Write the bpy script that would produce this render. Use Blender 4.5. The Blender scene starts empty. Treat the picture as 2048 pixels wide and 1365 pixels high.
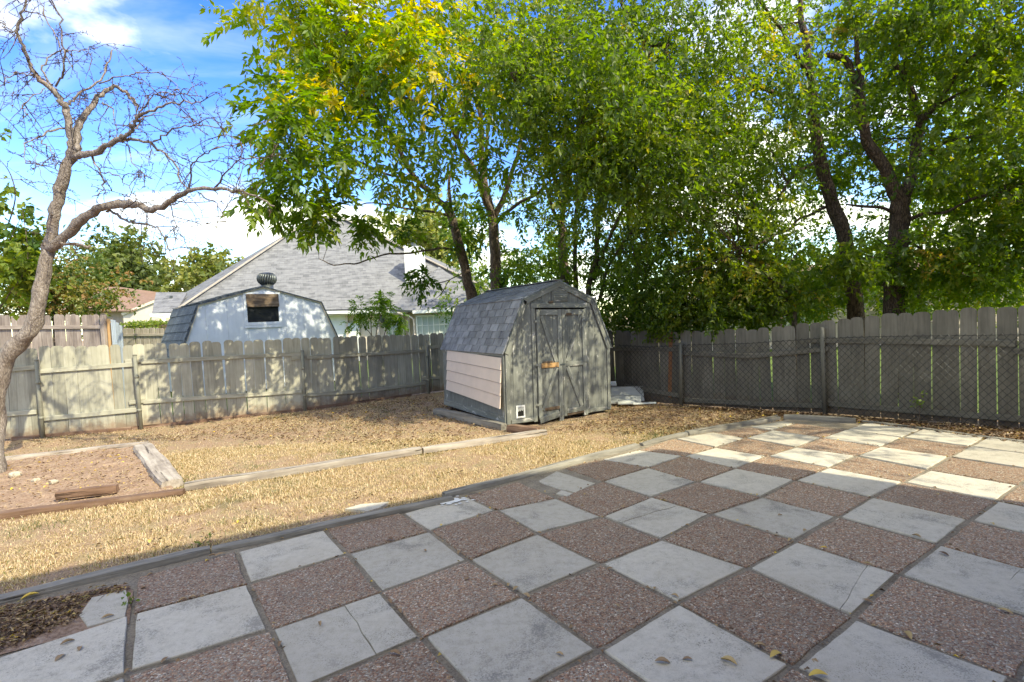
import bpy, math, random
import numpy as np
from mathutils import Vector, Matrix, noise as mnoise

random.seed(7)
rng = np.random.default_rng(7)
SC = bpy.context.scene
COL = SC.collection

# ------------------------------------------------------------------ camera, sky, sun
S = 0.72                      # pitch of the paving slabs, metres
H = 2.599 * S                 # eye height
FPX, PITCH, ROLL = 1044.0, -0.0412, -0.0468
CP, SP, CR, SR = math.cos(PITCH), math.sin(PITCH), math.cos(ROLL), math.sin(ROLL)
cd = bpy.data.cameras.new('camera')
cam = bpy.data.objects.new('camera', cd)
COL.objects.link(cam)
cd.sensor_width = 36.0
cd.lens = FPX / 2048 * 36
cd.clip_start, cd.clip_end = 0.05, 3000
_r0, _u0, _f = Vector((1, 0, 0)), Vector((0, -SP, CP)), Vector((0, CP, SP))
_r = CR * _r0 + SR * _u0
_u = -SR * _r0 + CR * _u0
cam.matrix_world = Matrix(((_r.x, _u.x, -_f.x, 0), (_r.y, _u.y, -_f.y, 0), (_r.z, _u.z, -_f.z, H), (0, 0, 0, 1)))
SC.camera = cam

SUN_AZ, SUN_EL = 128.0, 42.0   # degrees clockwise from +Y, and above the horizon
_sd = Vector((math.sin(math.radians(SUN_AZ)) * math.cos(math.radians(SUN_EL)),
              math.cos(math.radians(SUN_AZ)) * math.cos(math.radians(SUN_EL)), math.sin(math.radians(SUN_EL))))
sl = bpy.data.lights.new('sun', 'SUN')
sl.energy, sl.angle, sl.color = 2.15, math.radians(0.5), (1.0, 0.955, 0.885)
sun = bpy.data.objects.new('sun', sl)
COL.objects.link(sun)
sun.rotation_euler = _sd.to_track_quat('Z', 'Y').to_euler()
sun.location = (0, 0, 30)

world = bpy.data.worlds.new('World')
SC.world = world
world.use_nodes = True
SC.view_settings.view_transform = 'Standard'
SC.view_settings.look = 'None'
SC.view_settings.exposure = 1.8
SC.view_settings.gamma = 1.0
SC.view_settings.use_white_balance = True
SC.view_settings.white_balance_temperature = 8100
SC.view_settings.white_balance_tint = -3
SC.view_settings.use_curve_mapping = False
SC.cycles.max_bounces = 8
SC.cycles.transparent_max_bounces = 8


def build_world():
    nt = world.node_tree
    N, L = nt.nodes, nt.links
    bg = N['Background']
    sky = N.new('ShaderNodeTexSky')
    sky.sky_type = 'NISHITA'
    sky.sun_disc = False
    sky.sun_elevation = math.radians(SUN_EL)
    sky.sun_rotation = math.radians(SUN_AZ)
    sky.air_density, sky.dust_density, sky.ozone_density = 1.0, 0.3, 2.0
    hs = N.new('ShaderNodeHueSaturation')
    hs.inputs['Saturation'].default_value = 1.42
    hs.inputs['Hue'].default_value = 0.528
    L.new(sky.outputs[0], hs.inputs['Color'])
    tc = N.new('ShaderNodeTexCoord')
    sep = N.new('ShaderNodeSeparateXYZ')
    L.new(tc.outputs['Generated'], sep.inputs[0])

    def math_(op, a, b=None, c=None, clamp=False):
        m = N.new('ShaderNodeMath')
        m.operation = op
        m.use_clamp = clamp
        for i, v in enumerate((a, b, c)):
            if v is None:
                continue
            if isinstance(v, (int, float)):
                m.inputs[i].default_value = v
            else:
                L.new(v, m.inputs[i])
        return m.outputs[0]

    def rng_(v, a, b, c=0.0, d=1.0):
        m = N.new('ShaderNodeMapRange')
        m.interpolation_type = 'SMOOTHSTEP'
        L.new(v, m.inputs[0])
        for i, x in enumerate((a, b, c, d)):
            m.inputs[i + 1].default_value = x
        return m.outputs[0]

    def noise(scale_vec, loc, scale, detail, rough, dist=0.0):
        mp = N.new('ShaderNodeMapping')
        mp.inputs['Scale'].default_value = scale_vec
        mp.inputs['Location'].default_value = loc
        L.new(tc.outputs['Generated'], mp.inputs['Vector'])
        n = N.new('ShaderNodeTexNoise')
        n.inputs['Scale'].default_value = scale
        n.inputs['Detail'].default_value = detail
        n.inputs['Roughness'].default_value = rough
        n.inputs['Distortion'].default_value = dist
        L.new(mp.outputs[0], n.inputs['Vector'])
        return n.outputs['Fac']
    # scattered cumulus on a flat layer, extra cover added for neutral fill light, and thin cirrus above it
    dz = math_('ADD', math_('MAXIMUM', sep.outputs['Z'], 0.0), 0.14)
    cb = N.new('ShaderNodeCombineXYZ')
    L.new(math_('DIVIDE', sep.outputs['X'], dz), cb.inputs[0])
    L.new(math_('DIVIDE', sep.outputs['Y'], dz), cb.inputs[1])

    def layer(off, scale, detail, rough, dist=0.0, stretch=(1, 1, 1)):
        mp = N.new('ShaderNodeMapping')
        mp.inputs['Location'].default_value = off
        mp.inputs['Scale'].default_value = stretch
        L.new(cb.outputs[0], mp.inputs['Vector'])
        n = N.new('ShaderNodeTexNoise')
        n.inputs['Scale'].default_value = scale
        n.inputs['Detail'].default_value = detail
        n.inputs['Roughness'].default_value = rough
        n.inputs['Distortion'].default_value = dist
        L.new(mp.outputs[0], n.inputs['Vector'])
        return n.outputs['Fac']
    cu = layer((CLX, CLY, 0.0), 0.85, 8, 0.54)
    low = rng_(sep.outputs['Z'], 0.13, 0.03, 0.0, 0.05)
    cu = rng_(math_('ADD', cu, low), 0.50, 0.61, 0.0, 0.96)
    ci = layer((3.1, 0.4, 2.0), 0.9, 6, 0.6, 0.8, (1.0, 2.2, 1))
    ci = rng_(ci, 0.50, 0.80, 0.0, 0.22)
    hz = rng_(sep.outputs['Z'], 0.08, -0.02, 0.0, 0.25)      # paler air at the horizon
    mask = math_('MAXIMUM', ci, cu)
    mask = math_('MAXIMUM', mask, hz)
    shade = noise((1, 1, 2.4), (2.2, 0.6, 0.1), 7.0, 4, 0.5)
    shade = rng_(shade, 0.3, 0.7, 0.8, 1.0)
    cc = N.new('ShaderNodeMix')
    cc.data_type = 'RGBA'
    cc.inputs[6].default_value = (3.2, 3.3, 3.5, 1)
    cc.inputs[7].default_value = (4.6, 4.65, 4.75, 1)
    L.new(shade, cc.inputs[0])
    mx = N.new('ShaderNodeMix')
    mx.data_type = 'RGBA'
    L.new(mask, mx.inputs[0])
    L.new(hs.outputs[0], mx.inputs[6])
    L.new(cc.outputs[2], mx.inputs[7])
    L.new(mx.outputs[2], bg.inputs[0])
    bg.inputs[1].default_value = 0.15


CLX, CLY = 76.1, 10.4  # cloud offset: view kept clearer, added cover elsewhere whitens the fill
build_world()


# ------------------------------------------------------------------ measuring helpers (photo pixel -> place on the ground / on a plane)
def ray(px, py):
    a, b = (px - 1024) / FPX, (py - 682.5) / FPX
    x, y = CR * a + SR * b, -SR * a + CR * b
    return Vector((x, CP + y * SP, SP - y * CP))


def G(px, py, z=0.0):
    d = ray(px, py)
    t = (z - H) / d.z
    return Vector((d.x * t, d.y * t, z))


def AT(px, py, depth):
    d = ray(px, py)
    t = depth / d.y
    return Vector((d.x * t, depth, H + d.z * t))


def HG(px, py, P):
    d = ray(px, py)
    t = math.hypot(P[0], P[1]) / math.hypot(d.x, d.y)
    return H + t * d.z


def PL(px, py, A, e):
    """Point on the upright plane through A along e: (distance along e, height)."""
    d = ray(px, py)
    n = (e[1], -e[0])
    s = (n[0] * A[0] + n[1] * A[1]) / (n[0] * d.x + n[1] * d.y)
    x, y = d.x * s, d.y * s
    return (x - A[0]) * e[0] + (y - A[1]) * e[1], H + d.z * s


def xy(*pp):
    return [(G(*p).x, G(*p).y) for p in pp]


# ------------------------------------------------------------------ mesh helpers
def mesh(name, verts, faces, smooth=False):
    m = bpy.data.meshes.new(name)
    m.from_pydata([tuple(v) for v in verts], [], faces)
    if smooth:
        m.polygons.foreach_set('use_smooth', [True] * len(m.polygons))
    m.update()
    return m


def tri_mesh(name, V, T, tint=None):
    """Fast mesh out of numpy triangles, with a per-face colour variation."""
    m = bpy.data.meshes.new(name)
    V = np.ascontiguousarray(V, dtype=np.float32)
    T = np.ascontiguousarray(T, dtype=np.int32)
    m.vertices.add(len(V))
    m.vertices.foreach_set('co', V.ravel())
    m.loops.add(T.size)
    m.loops.foreach_set('vertex_index', T.ravel())
    m.polygons.add(len(T))
    m.polygons.foreach_set('loop_start', np.arange(0, T.size, 3, dtype=np.int32))
    m.update(calc_edges=True)
    if tint is not None:
        a = m.attributes.new('tint', 'FLOAT', 'FACE')
        a.data.foreach_set('value', np.ascontiguousarray(tint, dtype=np.float32))
    return m


WORLD_OF = {}


def part(name, me, mat, parent, M=None, kind=None):
    """A child in world coordinates: M places the mesh in the world whatever the parent's own frame is."""
    o = bpy.data.objects.new(name, me)
    COL.objects.link(o)
    if mat is not None and not me.materials:
        me.materials.append(mat)
    W = M if M is not None else Matrix.Identity(4)
    if parent is not None:
        o.parent = parent
        o.matrix_local = WORLD_OF[parent.name].inverted() @ W
    else:
        o.matrix_world = W
    WORLD_OF[o.name] = W.copy()
    if kind:
        o['kind'] = kind
    return o


def tag(o, label, cat, group=None):
    o['label'] = label
    o['category'] = cat
    if group:
        o['group'] = group
    return o


def thing(name, loc, label, cat, group=None):
    o = bpy.data.objects.new(name, None)
    COL.objects.link(o)
    o.location = loc
    o.empty_display_size = 0.2
    WORLD_OF[o.name] = Matrix.Translation(Vector(loc))
    return tag(o, label, cat, group)


def structure(name, me, mat):
    return part(name, me, mat, None, kind='structure')


BOXF = [(0, 3, 2, 1), (4, 5, 6, 7), (0, 1, 5, 4), (1, 2, 6, 5), (2, 3, 7, 6), (3, 0, 4, 7)]
_box_cache = {}


def box_mesh(sx, sy, sz, bev=0.0, name='box'):
    k = (round(sx, 4), round(sy, 4), round(sz, 4), bev, name)
    if k in _box_cache:
        return _box_cache[k]
    x, y, z = sx / 2, sy / 2, sz / 2
    if bev <= 0:
        me = mesh(name, [(-x, -y, -z), (x, -y, -z), (x, y, -z), (-x, y, -z), (-x, -y, z), (x, -y, z), (x, y, z), (-x, y, z)], BOXF)
    else:
        b = min(bev, x * .45, y * .45, z * .45)
        V = []
        prof = [(-y + b, -z), (y - b, -z), (y, -z + b), (y, z - b), (y - b, z), (-y + b, z), (-y, z - b), (-y, -z + b)]
        for sxx in (-x, x):
            for (a, c) in prof:
                V.append((sxx, a, c))
        F = [(i, (i + 1) % 8, 8 + (i + 1) % 8, 8 + i) for i in range(8)]
        F += [tuple(range(7, -1, -1)), tuple(range(8, 16))]
        me = mesh(name, V, F)
    _box_cache[k] = me
    return me


def frame(p0, p1, up=(0, 0, 1)):
    """Matrix with X from p0 to p1, Z near up, origin midway; and the length."""
    p0, p1, up = Vector(p0), Vector(p1), Vector(up)
    x = p1 - p0
    ln = x.length
    x.normalize()
    y = up.cross(x)
    if y.length < 1e-6:
        y = Vector((0, 1, 0)).cross(x)
    y.normalize()
    z = x.cross(y)
    c = (p0 + p1) / 2
    return Matrix(((x.x, y.x, z.x, c.x), (x.y, y.y, z.y, c.y), (x.z, y.z, z.z, c.z), (0, 0, 0, 1))), ln


def beam(name, p0, p1, w, h, mat, parent, up=(0, 0, 1), bev=0.004):
    """Board from p0 to p1: w across (Y), h along up (Z)."""
    M, ln = frame(p0, p1, up)
    return part(name, box_mesh(round(ln, 3), w, h, bev, name).copy() if mat is None else _mat_box(ln, w, h, bev, name, mat), None, parent, M)


def _mat_box(ln, w, h, bev, name, mat):
    me = box_mesh(ln, w, h, bev, name + mat.name)
    if not me.materials:
        me.materials.append(mat)
    me.name = name
    return me


def prism_mesh(name, poly, t, smooth=False):
    """Flat outline (x, z) given depth t along +y (front at y=0, facing -y)."""
    n = len(poly)
    V = [(x, 0, z) for x, z in poly] + [(x, t, z) for x, z in poly]
    F = [tuple(range(n)), tuple(range(2 * n - 1, n - 1, -1))]
    F += [(i, n + i, n + (i + 1) % n, (i + 1) % n) for i in range(n)]
    return mesh(name, V, F, smooth)


def tube_arrays(P, R, n=6, gnarl=0.0, seed=0):
    P = [Vector(p) for p in P]
    V, F = [], []
    t0 = (P[1] - P[0]).normalized()
    ref = t0.cross(Vector((0.3, 0.9, 0.2))).normalized()
    for i, p in enumerate(P):
        t = (P[min(i + 1, len(P) - 1)] - P[max(i - 1, 0)]).normalized()
        ref = (ref - t * ref.dot(t))
        ref = ref.normalized() if ref.length > 1e-6 else t.orthogonal().normalized()
        b = t.cross(ref)
        for k in range(n):
            a = 2 * math.pi * k / n
            d = ref * math.cos(a) + b * math.sin(a)
            r = R[i]
            if gnarl:
                r *= 1 + gnarl * mnoise.noise(p * 5 + d * 1.3 + Vector((seed, 0, 0)))
            V.append(p + d * r)
    for i in range(len(P) - 1):
        for k in range(n):
            a, b_ = i * n + k, i * n + (k + 1) % n
            F.append((a, b_, b_ + n, a + n))
    F.append(tuple(range(n - 1, -1, -1)))
    F.append(tuple(range((len(P) - 1) * n, len(P) * n)))
    return V, F


class Bunch:
    """Collects shapes into one mesh."""
    def __init__(self):
        self.V, self.F = [], []

    def add(self, V, F):
        o = len(self.V)
        self.V += [tuple(v) for v in V]
        self.F += [tuple(i + o for i in f) for f in F]

    def tube(self, P, R, n=6, gnarl=0.0, seed=0):
        self.add(*tube_arrays(P, R, n, gnarl, seed))

    def box(self, M, sx, sy, sz):
        x, y, z = sx / 2, sy / 2, sz / 2
        V = [M @ Vector(v) for v in [(-x, -y, -z), (x, -y, -z), (x, y, -z), (-x, y, -z), (-x, -y, z), (x, -y, z), (x, y, z), (-x, y, z)]]
        self.add(V, BOXF)

    def bar(self, p0, p1, w, h, up=(0, 0, 1)):
        M, ln = frame(p0, p1, up)
        self.box(M, ln, w, h)

    def mesh(self, name, smooth=False):
        return mesh(name, self.V, self.F, smooth)


def slab_from(pts, thick, name):
    """Closed sheet from a 3D polygon, thickened downwards along its normal."""
    pts = [Vector(p) for p in pts]
    n = Vector((0, 0, 0))
    for i in range(len(pts)):
        a, b = pts[i], pts[(i + 1) % len(pts)]
        n += Vector(((a.y - b.y) * (a.z + b.z), (a.z - b.z) * (a.x + b.x), (a.x - b.x) * (a.y + b.y)))
    n.normalize()
    if n.z < 0:
        n = -n
        pts = pts[::-1]
    k = len(pts)
    V = pts + [p - n * thick for p in pts]
    F = [tuple(range(k)), tuple(range(2 * k - 1, k - 1, -1))]
    F += [(i, k + i, k + (i + 1) % k, (i + 1) % k)[::-1] for i in range(k)]
    F[2:] = [f[::-1] for f in F[2:]]
    return mesh(name, V, F)


# ------------------------------------------------------------------ materials
class NT:
    def __init__(self, name):
        self.m = bpy.data.materials.new(name)
        self.m.use_nodes = True
        self.nt = self.m.node_tree
        self.b = self.nt.nodes['Principled BSDF']
        self.out = self.nt.nodes['Material Output']
        self.b.inputs['Specular IOR Level'].default_value = 0.25

    def n(self, t, **kw):
        o = self.nt.nodes.new('ShaderNode' + t)
        for k, v in kw.items():
            setattr(o, k, v)
        return o

    def l(self, a, b):
        self.nt.links.new(a, b)

    def val(self, sock, v):
        if isinstance(v, (int, float)):
            sock.default_value = v
        elif isinstance(v, tuple):
            sock.default_value = v if len(v) == 4 or sock.type == 'VECTOR' else (*v, 1)
        else:
            self.l(v, sock)

    def coord(self, kind='Object', scale=(1, 1, 1), rand=False):
        if kind == 'Position':
            v = self.n('NewGeometry').outputs['Position']
        else:
            v = self.n('TexCoord').outputs[kind]
        if rand:
            oi = self.n('ObjectInfo')
            ml = self.n('Math', operation='MULTIPLY')
            self.l(oi.outputs['Random'], ml.inputs[0])
            ml.inputs[1].default_value = 53.0
            ad = self.n('VectorMath', operation='ADD')
            self.l(v, ad.inputs[0])
            self.l(ml.outputs[0], ad.inputs[1])
            v = ad.outputs[0]
        mp = self.n('Mapping')
        mp.inputs['Scale'].default_value = scale
        self.l(v, mp.inputs['Vector'])
        return mp.outputs[0]

    def noise(self, vec, scale, detail=4, rough=0.55, dist=0.0):
        t = self.n('TexNoise')
        self.l(vec, t.inputs['Vector'])
        t.inputs['Scale'].default_value = scale
        t.inputs['Detail'].default_value = detail
        t.inputs['Roughness'].default_value = rough
        t.inputs['Distortion'].default_value = dist
        return t.outputs['Fac']

    def voro(self, vec, scale, feature='F1', out='Distance', rnd=1.0):
        t = self.n('TexVoronoi', feature=feature)
        self.l(vec, t.inputs['Vector'])
        t.inputs['Scale'].default_value = scale
        t.inputs['Randomness'].default_value = rnd
        return t.outputs[out]

    def ramp(self, fac, stops, interp='LINEAR'):
        r = self.n('ValToRGB')
        r.color_ramp.interpolation = interp
        e = r.color_ramp.elements
        while len(e) < len(stops):
            e.new(0.5)
        for i, (p, c) in enumerate(stops):
            e[i].position = p
            e[i].color = (c, c, c, 1) if isinstance(c, (int, float)) else (*c, 1)
        self.l(fac, r.inputs[0])
        return r.outputs[0]

    def step(self, v, a, b, lo=0.0, hi=1.0):
        m = self.n('MapRange')
        m.interpolation_type = 'SMOOTHSTEP'
        self.l(v, m.inputs[0])
        for i, x in enumerate((a, b, lo, hi)):
            m.inputs[i + 1].default_value = x
        return m.outputs[0]

    def mix(self, fac, a, b, mode='MIX'):
        m = self.n('Mix', data_type='RGBA', blend_type=mode)
        self.val(m.inputs[0], fac)
        self.val(m.inputs[6], a)
        self.val(m.inputs[7], b)
        return m.outputs[2]

    def math(self, op, a, b=0.0):
        m = self.n('Math', operation=op)
        self.val(m.inputs[0], a)
        self.val(m.inputs[1], b)
        return m.outputs[0]

    def objrand(self, lo, hi):
        oi = self.n('ObjectInfo')
        m = self.n('MapRange')
        self.l(oi.outputs['Random'], m.inputs[0])
        m.inputs[3].default_value = lo
        m.inputs[4].default_value = hi
        return m.outputs[0]

    def vary(self, col, lo, hi):
        """Brightness of the whole piece differs from piece to piece."""
        v = self.objrand(lo, hi)
        c = self.n('CombineColor')
        for i in range(3):
            self.l(v, c.inputs[i])
        return self.mix(1.0, col, c.outputs[0], 'MULTIPLY')

    def bump(self, h, strength=0.4, dist=0.01):
        b = self.n('Bump')
        b.inputs['Strength'].default_value = strength
        b.inputs['Distance'].default_value = dist
        self.l(h, b.inputs['Height'])
        self.l(b.outputs[0], self.b.inputs['Normal'])

    def done(self, col, rough=0.8):
        self.val(self.b.inputs['Base Color'], col)
        self.val(self.b.inputs['Roughness'], rough)
        return self.m


def plain(name, c, rough=0.6, var=0.12, scale=6.0, metal=0.0):
    t = NT(name)
    v = t.coord('Position')
    n = t.noise(v, scale, 5, 0.6)
    col = t.ramp(n, [(0.3, tuple(x * (1 - var) for x in c)), (0.7, tuple(min(1, x * (1 + var)) for x in c))])
    t.b.inputs['Metallic'].default_value = metal
    t.bump(n, 0.15, 0.004)
    return t.done(col, rough)


def wood(name, dark, mid, light, worn=None, worn_at=(0.62, 0.7), grain=26.0, vary=(0.8, 1.15), bump=0.35, along=1.6, splash=None, axis='X', checks=0.0, foot=None):
    """Boards with grain along local X; worn = colour showing where paint has gone."""
    t = NT(name)

    def ax(v):
        return v if axis == 'X' else (v[1], v[2], v[0])
    v = t.coord('Object', ax((along, grain, grain)), rand=True)
    g = t.noise(v, 1.0, 5, 0.62, 0.4)
    v2 = t.coord('Object', ax((1, 1.6, 1.6)), rand=True)
    s = t.noise(v2, 2.3, 5, 0.6)
    both = t.math('ADD', t.math('MULTIPLY', g, 0.55), t.math('MULTIPLY', s, 0.45))
    col = t.ramp(both, [(0.32, dark), (0.5, mid), (0.68, light)])
    if worn:
        v3 = t.coord('Object', ax((along * 1.6, 9, 9)), rand=True)
        w = t.noise(v3, 1.5, 6, 0.68, 0.5)
        col = t.mix(t.step(w, *worn_at), col, worn)
    if checks:
        v5 = t.coord('Object', ax((1.1, 30, 30)), rand=True)
        ck = t.noise(v5, 1.0, 3, 0.5, 0.3)
        col = t.mix(t.step(ck, 0.62, 0.69, 0, checks), col, tuple(x * 0.3 for x in dark))
        g = t.math('SUBTRACT', g, t.step(ck, 0.60, 0.69, 0, 1.5))
    if foot:
        sx_ = t.n('SeparateXYZ')
        t.l(t.n('TexCoord').outputs['Object'], sx_.inputs[0])
        fz = t.noise(t.coord('Position'), 7.0, 5, 0.7)
        fh = t.math('SUBTRACT', sx_.outputs[0], t.math('MULTIPLY', fz, 0.5))
        col = t.mix(t.step(fh, 0.02, -0.22, 0, 0.75), col, foot)
    vk = t.coord('Object', ax((1, 2.6, 2.6)), rand=True)
    k = t.voro(vk, 2.1)
    col = t.mix(t.step(k, 0.05, 0.02, 0, 0.55), col, tuple(x * 0.4 for x in dark))
    col = t.vary(col, *vary)
    if splash:
        p, r = splash
        geo = t.n('NewGeometry')
        d = t.n('VectorMath', operation='DISTANCE')
        t.l(geo.outputs['Position'], d.inputs[0])
        d.inputs[1].default_value = p
        nz = t.noise(geo.outputs['Position'], 26.0, 4, 0.7)
        f = t.math('ADD', d.outputs['Value'], t.math('MULTIPLY', nz, -r * 1.3))
        col = t.mix(t.step(f, r * 0.1, -r * 0.25), col, (0.75, 0.76, 0.78))
    t.bump(t.math('ADD', g, t.math('MULTIPLY', s, 0.3)), bump, 0.006)
    return t.done(col, 0.82)


def concrete(name):
    t = NT(name)
    p = t.coord('Position')
    big = t.noise(p, 2.6, 6, 0.62, 0.5)
    fine = t.noise(p, 90.0, 4, 0.7)
    mid = t.noise(p, 16.0, 6, 0.72)
    col = t.ramp(mid, [(0.3, (0.42, 0.38, 0.315)), (0.5, (0.52, 0.475, 0.40)), (0.7, (0.57, 0.525, 0.45))])
    dirt = t.step(t.math('ADD', t.math('MULTIPLY', big, 0.62), t.math('MULTIPLY', fine, 0.38)), 0.515, 0.63, 0.0, 0.72)
    col = t.mix(dirt, col, (0.19, 0.18, 0.165))
    sp = t.voro(p, 105.0)
    col = t.mix(t.step(sp, 0.26, 0.1, 0, 0.5), col, (0.12, 0.115, 0.11))
    sk = t.math('MULTIPLY', t.step(t.noise(p, 120.0, 3, 0.6), 0.55, 0.66), t.step(t.noise(p, 3.7, 5, 0.65), 0.47, 0.64))
    col = t.mix(t.math('MULTIPLY', sk, 0.85), col, (0.09, 0.085, 0.078))
    warm = t.noise(p, 0.9, 3)
    col = t.mix(t.step(warm, 0.45, 0.7, 0, 0.35), col, (0.40, 0.345, 0.265))
    col = t.vary(col, 0.84, 1.06)
    t.bump(t.math('ADD', t.math('MULTIPLY', fine, 0.6), mid), 0.35, 0.004)
    return t.done(col, 0.88)


def aggregate(name):
    t = NT(name)
    p = t.coord('Position')
    wob = t.n('VectorMath', operation='ADD')
    t.l(p, wob.inputs[0])
    nn = t.n('TexNoise')
    nn.inputs['Scale'].default_value = 30.0
    t.l(p, nn.inputs['Vector'])
    sc = t.n('VectorMath', operation='SCALE')
    sc.inputs['Scale'].default_value = 0.012
    t.l(nn.outputs['Color'], sc.inputs[0])
    t.l(sc.outputs[0], wob.inputs[1])
    v = wob.outputs[0]
    cell = t.voro(v, 92.0, 'F1', 'Color')
    d = t.voro(v, 92.0, 'DISTANCE_TO_EDGE', 'Distance')
    sep = t.n('SeparateColor')
    t.l(cell, sep.inputs[0])
    col = t.ramp(sep.outputs[0], [(0.0, (0.14, 0.07, 0.047)), (0.2, (0.29, 0.155, 0.098)), (0.4, (0.40, 0.23, 0.14)), (0.58, (0.43, 0.29, 0.19)),
                                  (0.74, (0.30, 0.25, 0.205)), (0.90, (0.46, 0.375, 0.285)), (1.0, (0.60, 0.53, 0.44))], 'LINEAR')
    br = t.step(sep.outputs[1], 0, 1, 0.95, 1.6)
    cc = t.n('CombineColor')
    for i in range(3):
        t.l(br, cc.inputs[i])
    col = t.mix(1.0, col, cc.outputs[0], 'MULTIPLY')
    col = t.mix(t.step(d, 0.09, 0.02), col, (0.25, 0.20, 0.155))
    big = t.noise(p, 2.0, 4)
    col = t.mix(t.step(big, 0.5, 0.75, 0, 0.35), col, (0.22, 0.185, 0.15))
    col = t.vary(col, 0.85, 1.1)
    h = t.step(d, 0.0, 0.3)
    t.bump(h, 0.9, 0.006)
    return t.done(col, 0.7)


def ground_mat():
    t = NT('dry_yard')
    p = t.coord('Position')
    big = t.noise(p, 0.55, 5, 0.6, 0.3)
    mid = t.noise(p, 3.2, 6, 0.65)
    fine = t.noise(p, 60.0, 5, 0.75)
    soil = t.ramp(fine, [(0.3, (0.17, 0.105, 0.065)), (0.52, (0.35, 0.235, 0.155)), (0.7, (0.50, 0.37, 0.26))])
    straw = t.ramp(fine, [(0.3, (0.15, 0.105, 0.06)), (0.5, (0.32, 0.24, 0.145)), (0.72, (0.50, 0.395, 0.25))])
    col = t.mix(t.step(mid, 0.44, 0.64), soil, straw)
    clod = t.noise(p, 17.0, 5, 0.7)
    col = t.mix(t.step(clod, 0.56, 0.70, 0, 0.6), col, (0.13, 0.08, 0.05))
    green = t.ramp(fine, [(0.35, (0.045, 0.06, 0.022)), (0.65, (0.14, 0.16, 0.06))])
    col = t.mix(t.step(big, 0.56, 0.68, 0, 0.6), col, green)
    t.bump(t.math('ADD', fine, mid), 0.8, 0.02)
    return t.done(col, 0.95)


def soil_mat(name, a, b, c, scale=40.0):
    t = NT(name)
    p = t.coord('Position')
    f = t.noise(p, scale, 6, 0.75)
    m = t.noise(p, 5.0, 5, 0.6)
    col = t.ramp(t.math('ADD', t.math('MULTIPLY', f, 0.65), t.math('MULTIPLY', m, 0.35)), [(0.34, a), (0.5, b), (0.66, c)])
    t.bump(f, 0.9, 0.02)
    return t.done(col, 0.95)


def leafy(name, stops, trans=0.45, gloss=0.035):
    """Leaves: the tint attribute picks the leaf's own colour; part of the light passes through."""
    t = NT(name)
    at = t.n('Attribute', attribute_name='tint')
    col = t.ramp(at.outputs['Fac'], stops)
    df = t.n('BsdfDiffuse')
    tr = t.n('BsdfTranslucent')
    gl = t.n('BsdfGlossy')
    gl.inputs['Roughness'].default_value = 0.5
    t.l(col, df.inputs['Color'])
    tcol = t.mix(1.0, col, (1.8, 1.9, 0.5, 1), 'MULTIPLY')
    t.l(tcol, tr.inputs['Color'])
    m1 = t.n('MixShader')
    m1.inputs[0].default_value = trans
    t.l(df.outputs[0], m1.inputs[1])
    t.l(tr.outputs[0], m1.inputs[2])
    m2 = t.n('MixShader')
    m2.inputs[0].default_value = gloss
    t.l(m1.outputs[0], m2.inputs[1])
    t.l(gl.outputs[0], m2.inputs[2])
    t.l(m2.outputs[0], t.out.inputs['Surface'])
    return t.m


def bark(name, a, b, c, sc=1.0, patch=None, crack=0.7):
    t = NT(name)
    p = t.coord('Position', (9 * sc, 9 * sc, 3.2 * sc))
    v = t.voro(p, 2.6, 'DISTANCE_TO_EDGE')
    n = t.noise(p, 2.2, 7, 0.7, 0.5)
    col = t.ramp(n, [(0.3, a), (0.5, b), (0.7, c)])
    col = t.mix(t.step(v, 0.12, 0.0, 0, crack), col, tuple(x * 0.45 for x in a))
    if patch:
        q = t.noise(t.coord('Position'), 1.7, 3)
        col = t.mix(t.step(q, 0.64, 0.72, 0, 0.7), col, patch)
    t.bump(t.math('ADD', n, t.math('MULTIPLY', t.step(v, 0.0, 0.22), crack)), 0.9, 0.02)
    return t.done(col, 0.9)


def shingle_roof(name, a, b, c, course=0.14, tab=0.32):
    """Far roof: courses follow the height, tabs follow the slope's run."""
    t = NT(name)
    br = t.n('TexBrick')
    geo = t.n('NewGeometry')
    sp = t.n('SeparateXYZ')
    t.l(geo.outputs['Position'], sp.inputs[0])
    cb = t.n('CombineXYZ')
    t.l(t.math('ADD', sp.outputs[0], t.math('MULTIPLY', sp.outputs[1], 0.35)), cb.inputs[0])
    t.l(sp.outputs[2], cb.inputs[1])
    t.l(cb.outputs[0], br.inputs['Vector'])
    br.inputs['Scale'].default_value = 1.0
    br.inputs['Brick Width'].default_value = tab
    br.inputs['Row Height'].default_value = course
    br.inputs['Mortar Size'].default_value = 0.006
    br.inputs['Color1'].default_value = (*a, 1)
    br.inputs['Color2'].default_value = (*b, 1)
    br.inputs['Mortar'].default_value = (*c, 1)
    n = t.noise(cb.outputs[0], 3.0, 5, 0.6)
    mp = t.n('Mapping')
    mp.inputs['Scale'].default_value = (1.2, 7.0, 1)
    t.l(cb.outputs[0], mp.inputs[0])
    n2 = t.noise(mp.outputs[0], 1.0, 3, 0.6)
    col = t.mix(t.step(n2, 0.42, 0.58, 0, 0.75), br.outputs['Color'], a)
    col = t.mix(t.step(n, 0.4, 0.75, 0, 0.25), col, c)
    t.bump(br.outputs['Fac'], -0.3, 0.01)
    return t.done(col, 0.9)


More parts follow.
